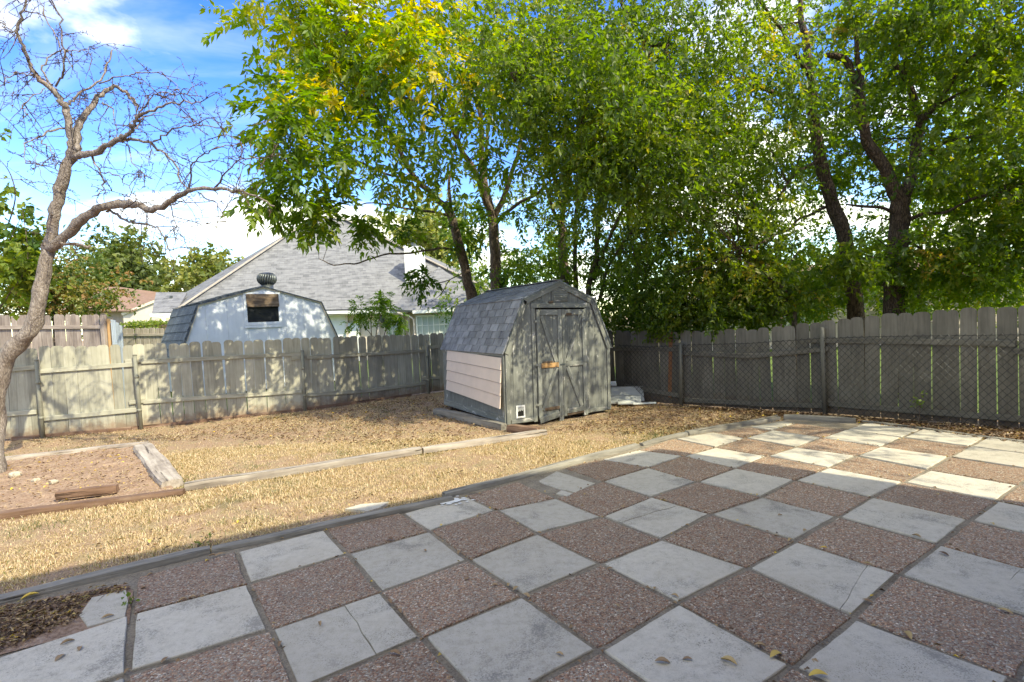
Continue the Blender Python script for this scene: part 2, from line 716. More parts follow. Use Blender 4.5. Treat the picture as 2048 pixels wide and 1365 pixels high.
M = {}
SPL = G(565, 808)
M['fence'] = wood('fence_paint', (0.24, 0.228, 0.178), (0.375, 0.358, 0.285), (0.47, 0.45, 0.365), worn=(0.40, 0.32, 0.24), worn_at=(0.66, 0.74), vary=(0.70, 1.18),
                  foot=(0.24, 0.155, 0.10), splash=((SPL.x, SPL.y, 0.22), 0.42))
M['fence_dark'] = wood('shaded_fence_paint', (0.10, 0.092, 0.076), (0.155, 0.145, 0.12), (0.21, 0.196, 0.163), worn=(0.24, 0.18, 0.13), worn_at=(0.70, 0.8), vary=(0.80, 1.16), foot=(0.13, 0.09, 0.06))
M['rail'] = wood('rail_paint', (0.24, 0.228, 0.178), (0.375, 0.358, 0.285), (0.47, 0.45, 0.365), worn=(0.40, 0.32, 0.24), worn_at=(0.66, 0.74), vary=(0.85, 1.1))
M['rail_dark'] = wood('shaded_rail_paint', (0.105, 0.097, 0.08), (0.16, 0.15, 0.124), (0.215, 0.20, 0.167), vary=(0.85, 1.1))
M['cedar_new'] = wood('new_cedar', (0.20, 0.09, 0.045), (0.30, 0.14, 0.07), (0.38, 0.20, 0.11))
M['old_fence'] = wood('weathered_fence', (0.15, 0.115, 0.10), (0.29, 0.235, 0.205), (0.42, 0.36, 0.315), vary=(0.75, 1.15))
M['pale_fence'] = wood('pale_fence', (0.22, 0.18, 0.14), (0.36, 0.31, 0.25), (0.46, 0.41, 0.34), vary=(0.8, 1.12))
M['post'] = plain('painted_steel_post', (0.22, 0.215, 0.175), 0.5)
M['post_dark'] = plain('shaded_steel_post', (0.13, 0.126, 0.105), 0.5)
M['shed'] = wood('shed_paint', (0.125, 0.145, 0.13), (0.19, 0.215, 0.195), (0.25, 0.275, 0.25), worn=(0.46, 0.45, 0.42), worn_at=(0.64, 0.74), vary=(0.88, 1.1))
M['shed_v'] = wood('shed_plank_paint', (0.11, 0.112, 0.10), (0.172, 0.177, 0.16), (0.232, 0.236, 0.215), worn=(0.46, 0.45, 0.42), worn_at=(0.60, 0.70), vary=(0.88, 1.1), axis='Z')
M['shed_trim'] = wood('shed_trim_paint', (0.115, 0.118, 0.105), (0.187, 0.192, 0.172), (0.265, 0.268, 0.242), worn=(0.50, 0.48, 0.44), worn_at=(0.565, 0.67), vary=(0.86, 1.14), checks=.5)
M['rot'] = wood('rotted_wood', (0.045, 0.03, 0.022), (0.13, 0.09, 0.06), (0.26, 0.20, 0.15))
M['raw'] = wood('raw_pine', (0.30, 0.16, 0.065), (0.46, 0.27, 0.12), (0.56, 0.36, 0.18))
M['pink'] = plain('pale_siding', (0.64, 0.525, 0.445), 0.6, 0.05, 4.0)
M['dark'] = plain('dark_inside', (0.012, 0.011, 0.010), 0.9)
M['white'] = plain('white_paint', (0.74, 0.74, 0.72), 0.5, 0.05)
M['gray_board'] = plain('grey_plastic_board', (0.42, 0.43, 0.41), 0.5, 0.08)
M['timber'] = wood('landscape_timber', (0.13, 0.105, 0.09), (0.32, 0.275, 0.24), (0.50, 0.45, 0.40), vary=(0.85, 1.12), bump=0.9, grain=20, checks=.8)
M['timber_gray'] = wood('grey_timber', (0.10, 0.092, 0.08), (0.235, 0.215, 0.185), (0.36, 0.335, 0.29), vary=(0.9, 1.1), bump=0.9, grain=20, checks=.8)
M['timber_brown'] = wood('brown_timber', (0.09, 0.05, 0.032), (0.19, 0.115, 0.08), (0.33, 0.24, 0.18), vary=(0.9, 1.1), bump=0.9, grain=20, checks=.8)
M['slab'] = concrete('paving_concrete')
M['pebble'] = aggregate('pebble_concrete')
M['joint'] = soil_mat('joint_grit', (0.12, 0.095, 0.07), (0.27, 0.23, 0.18), (0.42, 0.36, 0.28), 60)
M['ground'] = ground_mat()
M['bed'] = soil_mat('bed_earth', (0.16, 0.095, 0.065), (0.33, 0.22, 0.155), (0.50, 0.37, 0.28))
M['lawn2'] = soil_mat('green_lawn', (0.05, 0.075, 0.015), (0.11, 0.16, 0.035), (0.20, 0.24, 0.07), 12)
M['wire'] = plain('dark_wire', (0.02, 0.02, 0.02), 0.45, 0.1)
M['rock'] = plain('pale_rock', (0.40, 0.35, 0.28), 0.9, 0.25, 30)
M['bark_gray'] = bark('grey_bark', (0.12, 0.095, 0.08), (0.26, 0.215, 0.185), (0.42, 0.365, 0.325), 1.5, patch=(0.36, 0.24, 0.17), crack=.3)
M['bark_brown'] = bark('brown_bark', (0.055, 0.036, 0.026), (0.135, 0.09, 0.065), (0.24, 0.175, 0.13))
M['bark_mid'] = bark('slim_bark', (0.08, 0.06, 0.045), (0.19, 0.14, 0.105), (0.32, 0.255, 0.20), 1.4)
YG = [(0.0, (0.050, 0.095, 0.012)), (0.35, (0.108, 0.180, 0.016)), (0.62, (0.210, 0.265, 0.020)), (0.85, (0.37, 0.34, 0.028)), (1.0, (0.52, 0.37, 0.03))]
DG = [(0.0, (0.052, 0.095, 0.013)), (0.4, (0.110, 0.172, 0.018)), (0.75, (0.190, 0.235, 0.024)), (0.95, (0.29, 0.28, 0.035)), (1.0, (0.38, 0.25, 0.05))]
M['leaf_y'] = leafy('pinnate_leaves', YG, 0.58)
M['leaf_d'] = leafy('small_leaves', DG, 0.62)
M['leaf_far'] = leafy('far_leaves', [(0.0, (0.07, 0.10, 0.028)), (0.5, (0.14, 0.17, 0.045)), (1.0, (0.26, 0.26, 0.07))], 0.35)
M['leaf_rust'] = leafy('rusty_leaves', [(0.0, (0.06, 0.10, 0.02)), (0.45, (0.13, 0.175, 0.035)), (0.7, (0.22, 0.20, 0.05)), (1.0, (0.32, 0.17, 0.07))], 0.4)
M['leaf_lime'] = leafy('lime_leaves', [(0.0, (0.05, 0.11, 0.02)), (0.5, (0.16, 0.22, 0.03)), (1.0, (0.34, 0.34, 0.05))], 0.45)
M['grass'] = leafy('grass_blades', [(0.0, (0.045, 0.075, 0.02)), (0.3, (0.14, 0.16, 0.05)), (0.5, (0.36, 0.25, 0.16)), (0.8, (0.59, 0.455, 0.315)), (1.0, (0.72, 0.60, 0.455))], 0.25, 0.03)
M['litter'] = leafy('fallen_leaves', [(0.0, (0.07, 0.038, 0.022)), (0.4, (0.21, 0.12, 0.062)), (0.7, (0.38, 0.26, 0.135)), (0.92, (0.50, 0.36, 0.15)), (1.0, (0.72, 0.50, 0.05))], 0.04, 0.05)
M['roof_gray'] = shingle_roof('grey_shingles', (0.225, 0.222, 0.225), (0.125, 0.124, 0.128), (0.07, 0.07, 0.073))
M['roof_brown'] = shingle_roof('brown_shingles', (0.26, 0.165, 0.125), (0.22, 0.14, 0.105), (0.17, 0.11, 0.085))
M['cream'] = plain('cream_wall', (0.66, 0.57, 0.46), 0.7, 0.06, 2)
M['cream2'] = plain('pale_pink_wall', (0.62, 0.53, 0.46), 0.8, 0.08, 2)
M['bluewhite'] = wood('white_shed_paint', (0.52, 0.55, 0.60), (0.60, 0.63, 0.68), (0.66, 0.69, 0.73), vary=(0.96, 1.03), bump=0.12, grain=9, axis='Z')
M['trimwhite'] = plain('white_trim', (0.62, 0.62, 0.60), 0.5, 0.06)
M['glass'] = plain('dark_window_glass', (0.02, 0.022, 0.025), 0.08, 0.1)
M['blind'] = plain('pale_window_blind', (0.42, 0.47, 0.45), 0.3, 0.05)
M['metal_dark'] = plain('weathered_metal', (0.10, 0.11, 0.11), 0.4, 0.3, 9, metal=0.6)
M['zinc'] = plain('galvanised_sheet', (0.40, 0.45, 0.50), 0.42, 0.1, 5, metal=0.35)
M['brick'] = plain('house_brick', (0.36, 0.28, 0.24), 0.9, 0.15, 3)
M['shing'] = None


def shingle_piece():
    t = NT('asphalt_shingle')
    p = t.coord('Position')
    f = t.noise(p, 150.0, 4, 0.8)
    m = t.noise(p, 4.0, 5, 0.65)
    col = t.ramp(t.math('ADD', t.math('MULTIPLY', f, 0.55), t.math('MULTIPLY', m, 0.45)), [(0.34, (0.09, 0.092, 0.10)), (0.5, (0.20, 0.205, 0.22)), (0.66, (0.33, 0.335, 0.35))])
    col = t.vary(col, 0.8, 1.18)
    t.bump(f, 0.5, 0.004)
    return t.done(col, 0.92)


M['shing'] = shingle_piece()
t_ = NT('dark_slate_shake')
t_n = t_.noise(t_.coord('Position'), 20.0, 5)
M['shake'] = t_.done(t_.vary(t_.ramp(t_n, [(0.3, (0.05, 0.06, 0.072)), (0.7, (0.13, 0.15, 0.175))]), 0.75, 1.25), 0.7)


# ------------------------------------------------------------------ the setting
def inside(poly, P):
    """Which of the points P (n, 2) lie in the outline."""
    x, y = P[:, 0], P[:, 1]
    r = np.zeros(len(P), bool)
    n = len(poly)
    for i in range(n):
        x0, y0 = poly[i][0], poly[i][1]
        x1, y1 = poly[(i + 1) % n][0], poly[(i + 1) % n][1]
        c = (y0 > y) != (y1 > y)
        with np.errstate(divide='ignore', invalid='ignore'):
            r ^= c & (x < (x1 - x0) * (y - y0) / (y1 - y0 + 1e-12) + x0)
    return r


YAW = 0.6037
OX, OY = -0.5882 * S, 5.6162 * S
CY_, SY_ = math.cos(YAW), math.sin(YAW)
NODE = {(-3, -1): (-0.05, 0.057), (-3, 0): (-0.024, 0.016), (-2, -2): (-0.013, -0.015), (-2, -1): (-0.025, -0.003), (-2, 0): (0.01, -0.022), (-1, -2): (0.008, -0.012), (-1, -1): (-0.014, 0.024), (-1, 0): (0.014, -0.031), (-1, 1): (-0.016, 0.002), (0, -2): (-0.022, -0.001), (0, -1): (0.008, 0.015), (0, 0): (0.004, -0.008), (0, 1): (0.008, 0.014), (0, 2): (0.014, -0.006), (1, -2): (-0.004, 0.022), (1, -1): (0.01, 0.042), (1, 0): (-0.027, 0.024), (1, 1): (0.012, 0.009), (1, 2): (0.002, 0.025), (1, 3): (-0.012, -0.022), (2, -1): (0.028, -0.102), (2, 0): (-0.003, -0.074), (2, 1): (-0.012, -0.019), (2, 2): (0.048, 0.026), (2, 3): (-0.022, -0.035), (3, -1): (0.005, -0.029), (3, 0): (-0.004, -0.021), (3, 1): (-0.013, 0.055), (3, 2): (0.022, 0.015), (3, 3): (0.001, 0.026), (4, -2): (-0.04, -0.139), (4, -1): (0.041, -0.003), (4, 0): (0.014, -0.022), (4, 1): (0.044, 0.021), (4, 2): (0.043, 0.045), (4, 3): (0.018, 0.027), (5, -2): (-0.054, -0.161), (5, -1): (0.027, 0.037), (5, 0): (0.019, -0.014), (5, 1): (0.034, 0.065), (5, 2): (0.037, 0.06), (5, 3): (0.028, 0.037), (6, -1): (-0.012, -0.03), (6, 0): (0.025, 0.04), (6, 1): (0.031, 0.041), (6, 2): (0.044, 0.043), (6, 3): (0.036, 0.016), (7, 0): (-0.015, -0.025), (7, 1): (0.038, 0.042), (7, 2): (-0.01, -0.015), (7, 3): (0.011, -0.02), (8, 1): (-0.012, -0.011), (8, 2): (0.004, 0.004)}


def node(u, v):
    d = NODE.get((u, v), (0, 0))
    return Vector((OX + (u * CY_ + v * SY_) * S + d[0], OY + (u * SY_ - v * CY_) * S + d[1], 0))


BORDER = [G(*p) for p in [(-420, 1300), (0, 1200), (430, 1098), (890, 997), (1310, 881), (1575, 838)]]
BACKEDGE = [G(*p) for p in [(1718, 841), (2048, 884), (2500, 944)]]
PATIO = [(p.x, p.y) for p in BORDER + BACKEDGE] + [(9.5, 1.0), (7.0, -3.0), (-7.0, -3.0)]
BEDP = [G(*p) for p in [(-300, 955), (290, 890), (350, 982), (0, 1035), (-400, 1090)]]
BED = [(p.x, p.y) for p in BEDP]
SH0 = Vector((-0.164, 9.063, 0))
SEX, SEY = Vector((0.8725, 0.4886, 0)), Vector((-0.4886, 0.8725, 0))
SHEDP = [SH0, SH0 + SEX * 2.34, SH0 + SEX * 2.34 + SEY * 2.85, SH0 + SEY * 2.85]
SHED = [(p.x, p.y) for p in SHEDP]

# ground sheet: fine in the yard, coarse out to the horizon
gx = np.concatenate([[-900, -300, -120, -60, -30, -18], np.linspace(-13, 12, 330), [18, 30, 60, 120, 300, 900]])
gy = np.concatenate([[-300, -80, -20, -6], np.linspace(-2, 16.5, 250), [22, 32, 50, 80, 140, 300, 900, 1800]])
GX, GY = np.meshgrid(gx, gy)
gp = np.stack([GX.ravel(), GY.ravel()], 1)
gz = np.full(len(gp), -0.036)
inyard = (gp[:, 0] > -14) & (gp[:, 0] < 13) & (gp[:, 1] > 0) & (gp[:, 1] < 17) & ~inside(PATIO, gp)
for i in np.nonzero(inyard)[0]:
    q = Vector((gp[i, 0], gp[i, 1], 0))
    gz[i] += 0.018 * mnoise.noise(q * 0.9) + 0.012 * mnoise.noise(q * 3.1) + 0.010 * mnoise.noise(q * 7.3) + 0.006 * mnoise.noise(q * 13)
V = np.column_stack([gp, gz])
nx = len(gx)
F = [(j * nx + i, j * nx + i + 1, (j + 1) * nx + i + 1, (j + 1) * nx + i) for j in range(len(gy) - 1) for i in range(nx - 1)]
structure('ground', mesh('ground', V, F, True), M['ground'])


def sheet(name, poly, z, mat):
    return structure(name, mesh(name, [(p[0], p[1], z) for p in poly], [tuple(range(len(poly)))]), mat)


patio = sheet('patio', PATIO, -0.013, M['joint'])
WORLD_OF[patio.name] = Matrix.Identity(4)
bv = []
bg_n = 26
bxs = np.linspace(0, 1, 180)
bys = np.linspace(0, 1, 80)
q0, q1, q2, q3 = BEDP[4], BEDP[2] + Vector((0, 0, 0)), BEDP[1], BEDP[0]
for b_ in bys:
    for a_ in bxs:
        p = (q0 * (1 - a_) + q1 * a_) * (1 - b_) + (q3 * (1 - a_) + q2 * a_) * b_
        bv.append((p.x, p.y, 0.0 + 0.022 * mnoise.noise(p * 2.2) + 0.014 * mnoise.noise(p * 6.5) + 0.012 * mnoise.noise(p * 15) + 0.009 * abs(mnoise.noise(p * 34))))
structure('garden_bed_soil', mesh('garden_bed_soil', bv, [(j * 180 + i, j * 180 + i + 1, (j + 1) * 180 + i + 1, (j + 1) * 180 + i) for j in range(79) for i in range(179)], True), M['bed'])
# lawns of the neighbours, beyond the fences
sheet('neighbour_lawn', [(-60, 17), (-9.8, 11.8), (-5, 13.2), (-2.4, 15.0), (-1.2, 16), (-1, 60), (-60, 60)], -0.004, M['lawn2'])
sheet('neighbour_lawn', [(-0.8, 15.9), (2.6, 12.2), (3.7, 11.3), (5.7, 9.5), (7.6, 7.8), (12, 4.2), (60, 4), (60, 60), (-0.8, 60)], -0.004, M['lawn2'])

sheet('corner_soil', xy((-300, 1290), (0, 1212), (140, 1186), (250, 1166), (266, 1180), (258, 1246), (150, 1268), (0, 1308), (-300, 1400)), -.006, M['bed'])

# ------------------------------------------------------------------ paving slabs
GRAY = {(-6, 2), (-5, 1), (-5, 3), (-4, 0), (-4, 2), (-3, -1), (-3, 1), (-3, 3), (-2, -2), (-2, 0), (-2, 2)}
for u in range(-6, 11):
    for v in range(-3, 8):
        if (u + v) % 2 == 0:
            GRAY.add((u, v))
GRAY |= {(-4, -1), (-5, -1), (-5, 0)}
SKIP = {(-5, -2), (-6, -2), (-6, -1), (-6, 0)}


def line_cut(poly, a, b, keep_left=True):
    """Clip an outline by the line a->b."""
    out = []
    d = b - a
    for i in range(len(poly)):
        p, q = poly[i], poly[(i + 1) % len(poly)]
        sp = d.x * (p.y - a.y) - d.y * (p.x - a.x)
        sq = d.x * (q.y - a.y) - d.y * (q.x - a.x)
        if not keep_left:
            sp, sq = -sp, -sq
        if sp >= 0:
            out.append(p)
        if (sp > 0) != (sq > 0):
            out.append(p + (q - p) * (sp / (sp - sq)))
    return out


def slab_mesh(poly, name, chip=0.006, top=0.0, thick=0.034, inset=0.014):
    """Cast slab: worn outline, eased top edge."""
    pts = []
    n = len(poly)
    for i in range(n):
        a, b = poly[i], poly[(i + 1) % n]
        L_ = (b - a).length
        k = max(1, min(7, int(L_ / 0.09)))
        nrm = Vector((b.y - a.y, a.x - b.x, 0)).normalized()
        for j in range(k):
            t = j / k
            w = (random.random() - 0.5) * chip * (2.2 if j == 0 else 1)
            pts.append(a + (b - a) * t - nrm * w)
    c = sum(pts, Vector()) / len(pts)
    m = len(pts)
    low = [Vector((p.x, p.y, top - thick)) for p in pts]
    mid = [Vector((p.x, p.y, top - 0.006)) for p in pts]
    hi = [Vector((p.x + (c.x - p.x) * inset, p.y + (c.y - p.y) * inset, top)) for p in pts]
    V = low + mid + hi
    F = [tuple(range(2 * m, 3 * m))]
    for r in (0, 1):
        F += [(r * m + i, r * m + (i + 1) % m, (r + 1) * m + (i + 1) % m, (r + 1) * m + i) for i in range(m)]
    me = mesh(name, V, F)
    return me


def ccw(poly):
    a = sum(poly[i].x * poly[(i + 1) % len(poly)].y - poly[(i + 1) % len(poly)].x * poly[i].y for i in range(len(poly)))
    return poly if a > 0 else poly[::-1]


def put_slab(poly, gray, inset=0.012, top=None):
    poly = ccw(poly)
    top = random.uniform(-0.004, 0.004) + (0.001 if gray else -0.003) if top is None else top
    name = 'concrete_slab' if gray else 'pebble_slab'
    me = slab_mesh(poly, name, (0.006 if gray else 0.010) * (1 if inset > .01 else .4), top, inset=inset)
    return part(name, me, M['slab'] if gray else M['pebble'], patio)


CRACKS = {(2, 2): [((1755, 1100), (1700, 1180), (1690, 1165), (1674, 1230))], (3, 3): [((2036, 1145), (1985, 1195))], (2, 0): [((1247, 1044), (1360, 1010))],
          (-2, 0): [((668, 1180), (740, 1290))], (4, 0): [((1560, 880), (1500, 900))]}
EDGE_IN = 0.040
for u in range(-7, 10):
    for v in range(-2, 7):
        if (u, v) in SKIP:
            continue
        c4 = [node(u, v), node(u + 1, v), node(u + 1, v + 1), node(u, v + 1)]
        c = sum(c4, Vector()) / 4
        if c.y < -0.9 or math.hypot(c.x, c.y) > 9.6 or c.y < 0.25 * abs(c.x) - 1.2:
            continue
        gray = (u, v) in GRAY or u == 9
        if u < -3 and v < -1:
            continue
        ins = EDGE_IN + (-0.008 if gray else -0.020)
        quad = []
        for i, (du, dv) in enumerate(((ins, ins), (1 - ins, ins), (1 - ins, 1 - ins), (ins, 1 - ins))):
            p = c4[0] * (1 - du) * (1 - dv) + c4[1] * du * (1 - dv) + c4[2] * du * dv + c4[3] * (1 - du) * dv
            quad.append(p + Vector((random.uniform(-.005, .005), random.uniform(-.005, .005), 0)))
        if (u, v) == (2, -2):       # the one with its near corner broken away
            poly = [G(*p) for p in [(1078, 962), (1113, 943), (1190, 967), (1150, 985), (1118, 977), (1090, 968)]]
            put_slab(poly, True)
            put_slab([G(*p) for p in [(1122, 981), (1146, 987), (1135, 993), (1112, 988)]], True)
            continue
        quad = ccw(quad)
        # the border timber cuts the first row short
        for i in range(len(BORDER) - 1):
            a, b = BORDER[i], BORDER[i + 1]
            if min(a.x, b.x) - 0.5 < c.x < max(a.x, b.x) + 0.5 and v <= -1:
                off = Vector((b.y - a.y, a.x - b.x, 0)).normalized() * 0.10
                q2_ = line_cut(quad, a + off, b + off, False)
                if len(q2_) >= 3:
                    quad = q2_
        if len(quad) < 3 or abs(sum(quad[i].x * quad[(i + 1) % len(quad)].y - quad[(i + 1) % len(quad)].x * quad[i].y for i in range(len(quad)))) < 0.08:
            continue
        if (u, v) in CRACKS:
            ln = CRACKS[(u, v)][0]
            a, b = G(*ln[0]), G(*ln[-1])
            d = (b - a).normalized()
            nrm = Vector((-d.y, d.x, 0)) * 0.0018
            for keep, s_ in ((True, 1), (False, -1)):
                pp = line_cut(ccw(quad), a + nrm * s_, b + nrm * s_, keep)
                if len(pp) >= 3:
                    # make the broken edge wander
                    out = []
                    for i in range(len(pp)):
                        p, q = pp[i], pp[(i + 1) % len(pp)]
                        out.append(p)
                        mid = (p + q) / 2
                        if abs((mid - a).cross(d).z) < 0.01 and (q - p).length > 0.15:
                            for t in (0.2, 0.4, 0.6, 0.8):
                                w = 0.028 * mnoise.noise((p + (q - p) * t) * 9.0)
                                out.append(p + (q - p) * t + Vector((-d.y, d.x, 0)) * w)
                    put_slab(out, True, .003, .001 + .002 * s_)
            continue
        put_slab(quad, gray)
# broken pieces at the left end and one slab lying outside the border
put_slab([G(*p) for p in [(158, 1232), (185, 1196), (252, 1181), (255, 1206), (250, 1235), (176, 1254)]], True)
outer = put_slab([G(*p) for p in [(690, 1018), (722, 1009), (778, 1004), (760, 1016), (735, 1022)]], True)
# white paint spilled on one slab
pv, pf = [], []
ctr = G(895, 1004)
for k in range(90):
    r = abs(random.gauss(0, 0.12))
    a = random.uniform(0, 6.28)
    p = ctr + Vector((math.cos(a) * r * 1.3, math.sin(a) * r * 0.7, 0.0085 + k * 2e-5))
    s_ = random.uniform(0.006, 0.032) * (1.2 - min(1, r * 3))
    o = len(pv)
    nn = 7
    for j in range(nn):
        aa = 6.283 * j / nn
        w = s_ * random.uniform(0.6, 1.2)
        pv.append((p.x + math.cos(aa) * w * 1.5, p.y + math.sin(aa) * w, p.z))
    pf.append(tuple(range(o, o + nn)))
sp_o = part('paint_spill', mesh('paint_spill', pv, pf), M['white'], patio)
sp_o['label'] = 'white paint splashed on a grey slab'


# ------------------------------------------------------------------ timbers
def timber(p0, p1, w, h, mat, label, cat='timber', group=None, name='landscape_timber', rough=0.03, seed=0, sink=0.045, roll=0.0, endcut=0.0):
    """Weathered log or sleeper with eased edges, checks and a wandering line; p0, p1 on the ground along its middle."""
    p0, p1 = Vector(p0), Vector(p1)
    d = p1 - p0
    ln = d.length
    n = max(6, int(ln / 0.16))
    prof = []
    for a in range(12):
        th = 2 * math.pi * (a + 0.5) / 12
        c, s_ = math.cos(th), math.sin(th)
        k = 1 / max(abs(c), abs(s_)) ** 0.72
        prof.append((c * k * w / 2, s_ * k * h / 2))
    V, F = [], []
    m = len(prof)
    for i in range(n + 1):
        x = ln * (i / n - 0.5)
        e = 0.90 if i in (0, n) else 1.0
        for j, (a, b) in enumerate(prof):
            q = Vector((x * 1.1 + seed, a * 9, b * 9))
            k = 1 + rough * (5 * mnoise.noise(q * 0.9) + 3 * mnoise.noise(q * 3.0))
            bow = 0.018 * mnoise.noise(Vector((x * 0.7 + seed * 3.1, 0, 0)))
            ex = endcut * mnoise.noise(Vector((a * 18, b * 18, seed + i))) if i in (0, n) else 0
            V.append((x + ex, a * k * e + bow, b * k * e + 0.5 * bow))
    for i in range(n):
        for j in range(m):
            F.append((i * m + j, (i + 1) * m + j, (i + 1) * m + (j + 1) % m, i * m + (j + 1) % m))
    F += [tuple(range(m)), tuple(range((n + 1) * m - 1, n * m - 1, -1))]
    F = [f[::-1] for f in F]
    Mx, _ = frame(p0 + Vector((0, 0, h / 2 - sink)), p1 + Vector((0, 0, h / 2 - sink)))
    o = part(name, mesh(name, V, F), mat, None, Mx @ Matrix.Rotation(roll, 4, 'X'))
    return tag(o, label, cat, group)


gb = 'timbers edging the garden bed'
gp_ = 'timbers edging the patio'
timber(G(-260, 950), G(298, 889), .11, .10, M['timber'], 'long pale timber along the far side of the bare garden bed', group=gb, seed=1)
timber(G(283, 897), G(345, 972), .27, .13, M['timber'], 'wide bleached timber dividing the bare garden bed from the lawn', group=gb, seed=2, sink=.05)
timber(G(368, 984), G(-420, 1086), .13, .10, M['timber_brown'], 'brown rotting timber along the near side of the garden bed', group=gb, seed=3, sink=.06)
timber(G(116, 1003), G(236, 988), .11, .10, M['timber_brown'], 'short dark split timber lying on top of the bed edging', group=gb, seed=4, sink=-.022, endcut=.02)
timber(G(370, 977), G(842, 904), .13, .10, M['timber'], 'sunlit pale timber running from the bed corner across the dry lawn', group='timbers across the lawn', seed=5, sink=.03)
timber(G(846, 903), G(1092, 866), .12, .09, M['timber'], 'half sunken timber ending in front of the shed corner', group='timbers across the lawn', seed=6, sink=.03, endcut=.02)
timber(G(872, 826), G(1008, 858), .15, .15, M['timber_gray'], 'rounded grey timber beside the left wall of the shed', group='timbers beside the shed', seed=7, sink=.05)
timber(G(1018, 860), G(1078, 865), .16, .13, M['timber_brown'], 'short rotted timber in front of the shed corner', group='timbers beside the shed', seed=8, sink=.04, endcut=.03)
timber(G(-420, 1301), G(420, 1101), .125, .085, M['timber_gray'], 'grey patio edging timber nearest the dirt corner', group=gp_, seed=9, sink=.05)
timber(G(424, 1100), G(905, 1000), .12, .085, M['timber_gray'], 'grey patio edging timber beside the slab with white paint', group=gp_, seed=10, sink=.05)
timber(G(888, 992), G(1275, 893), .11, .085, M['timber_gray'], 'split grey patio edging timber beside the broken slab', group=gp_, seed=11, sink=.045)
timber(G(1282, 890), G(1372, 868), .10, .08, M['timber_gray'], 'short low patio edging timber in the sun', group=gp_, seed=12, sink=.05)
timber(G(1375, 868), G(1556, 836), .11, .09, M['timber_gray'], 'far patio edging timber sunk in dry grass', group=gp_, seed=13, sink=.05, endcut=.03)
timber(G(1568, 836), G(1712, 845), .13, .115, M['timber_gray'], 'thick grey timber lying across the far corner of the patio', group=gp_, seed=14, sink=.05, endcut=.03)
timber(G(1724, 842), G(2150, 897), .10, .09, M['timber_gray'], 'edging timber between the far slabs and the leaf litter', group=gp_, seed=15, sink=.075)


# ------------------------------------------------------------------ fences
class Line:
    """A fence line out of (base px, top px) pairs: ground point and picket height by distance."""
    def __init__(self, ctrl, tail=(), head=()):
        self.P, self.Z = [], []
        for p, h in head:
            self.P.append(Vector(p)); self.Z.append(h)
        for bx, by, tx, ty in ctrl:
            p = G(bx, by)
            self.P.append(p); self.Z.append(HG(tx, ty, p))
        for p, h in tail:
            self.P.append(Vector(p)); self.Z.append(h)
        self.s = [0.0]
        for a, b in zip(self.P, self.P[1:]):
            self.s.append(self.s[-1] + (b - a).length)

    def at(self, s):
        for i in range(len(self.s) - 1):
            if s <= self.s[i + 1] or i == len(self.s) - 2:
                t = (s - self.s[i]) / (self.s[i + 1] - self.s[i])
                d = (self.P[i + 1] - self.P[i]).normalized()
                return self.P[i].lerp(self.P[i + 1], t), self.Z[i] + (self.Z[i + 1] - self.Z[i]) * t, d

    def find(self, px, py, off=0.0):
        """Point of the (offset) fence plane seen at this pixel."""
        best = None
        n = 700
        for k in range(n + 1):
            p, z, d = self.at(self.s[-1] * k / n)
            nrm = Vector((d.y, -d.x, 0))
            p = p + nrm * off
            r = ray(px, py)
            e = abs(math.atan2(p.x, p.y) - math.atan2(r.x, r.y))
            if best is None or e < best[0]:
                best = (e, p, d)
        p = best[1].copy()
        p.z = HG(px, py, p)
        return p


def picket_mesh(w, h, t, lean, ear=0.045, name='picket'):
    e = min(ear, w * 0.3)
    pr = [(0, -w / 2), (h - e * 1.25, -w / 2), (h - e * .35, -w / 2 + e * .45), (h, -w / 2 + e * 1.3), (h, w / 2 - e * 1.3), (h - e * .35, w / 2 - e * .45), (h - e * 1.25, w / 2), (0, w / 2)]
    n = len(pr)
    V = [(x, y, -t / 2) for x, y in pr] + [(x, y, t / 2) for x, y in pr]
    F = [tuple(range(n))[::-1], tuple(range(n, 2 * n))] + [(i, (i + 1) % n, n + (i + 1) % n, n + i) for i in range(n)]
    return mesh(name, V, F)


def picket_run(line, root, mat, w0, gap, s0=0.0, s1=None, base=0.0, t=0.018, special=None, jitter=0.02, name='picket'):
    s = s0
    s1 = s1 or line.s[-1]
    k = 0
    while s < s1 - 0.05:
        w = w0 * random.uniform(0.9, 1.08)
        if random.random() < 0.08:
            w *= 0.72
        p, z, d = line.at(s + w / 2)
        h = z - base + random.uniform(-jitter, jitter)
        lean = random.gauss(0, 0.010)
        up = Vector((0, 0, 1)) + d * lean
        up.normalize()
        nrm = Vector((d.y, -d.x, 0)).normalized()
        y = nrm.cross(up).normalized()
        o3 = p + Vector((0, 0, base)) + nrm * random.uniform(-.003, .003)
        Mx = Matrix(((up.x, y.x, nrm.x, o3.x), (up.y, y.y, nrm.y, o3.y), (up.z, y.z, nrm.z, o3.z), (0, 0, 0, 1)))
        mm = mat
        if special and special[0] <= k < special[1]:
            mm = M['cedar_new']
        part(name, picket_mesh(w, h, t, lean), mm, root, Mx)
        g = random.choice(gap)
        s += w + g
        k += 1


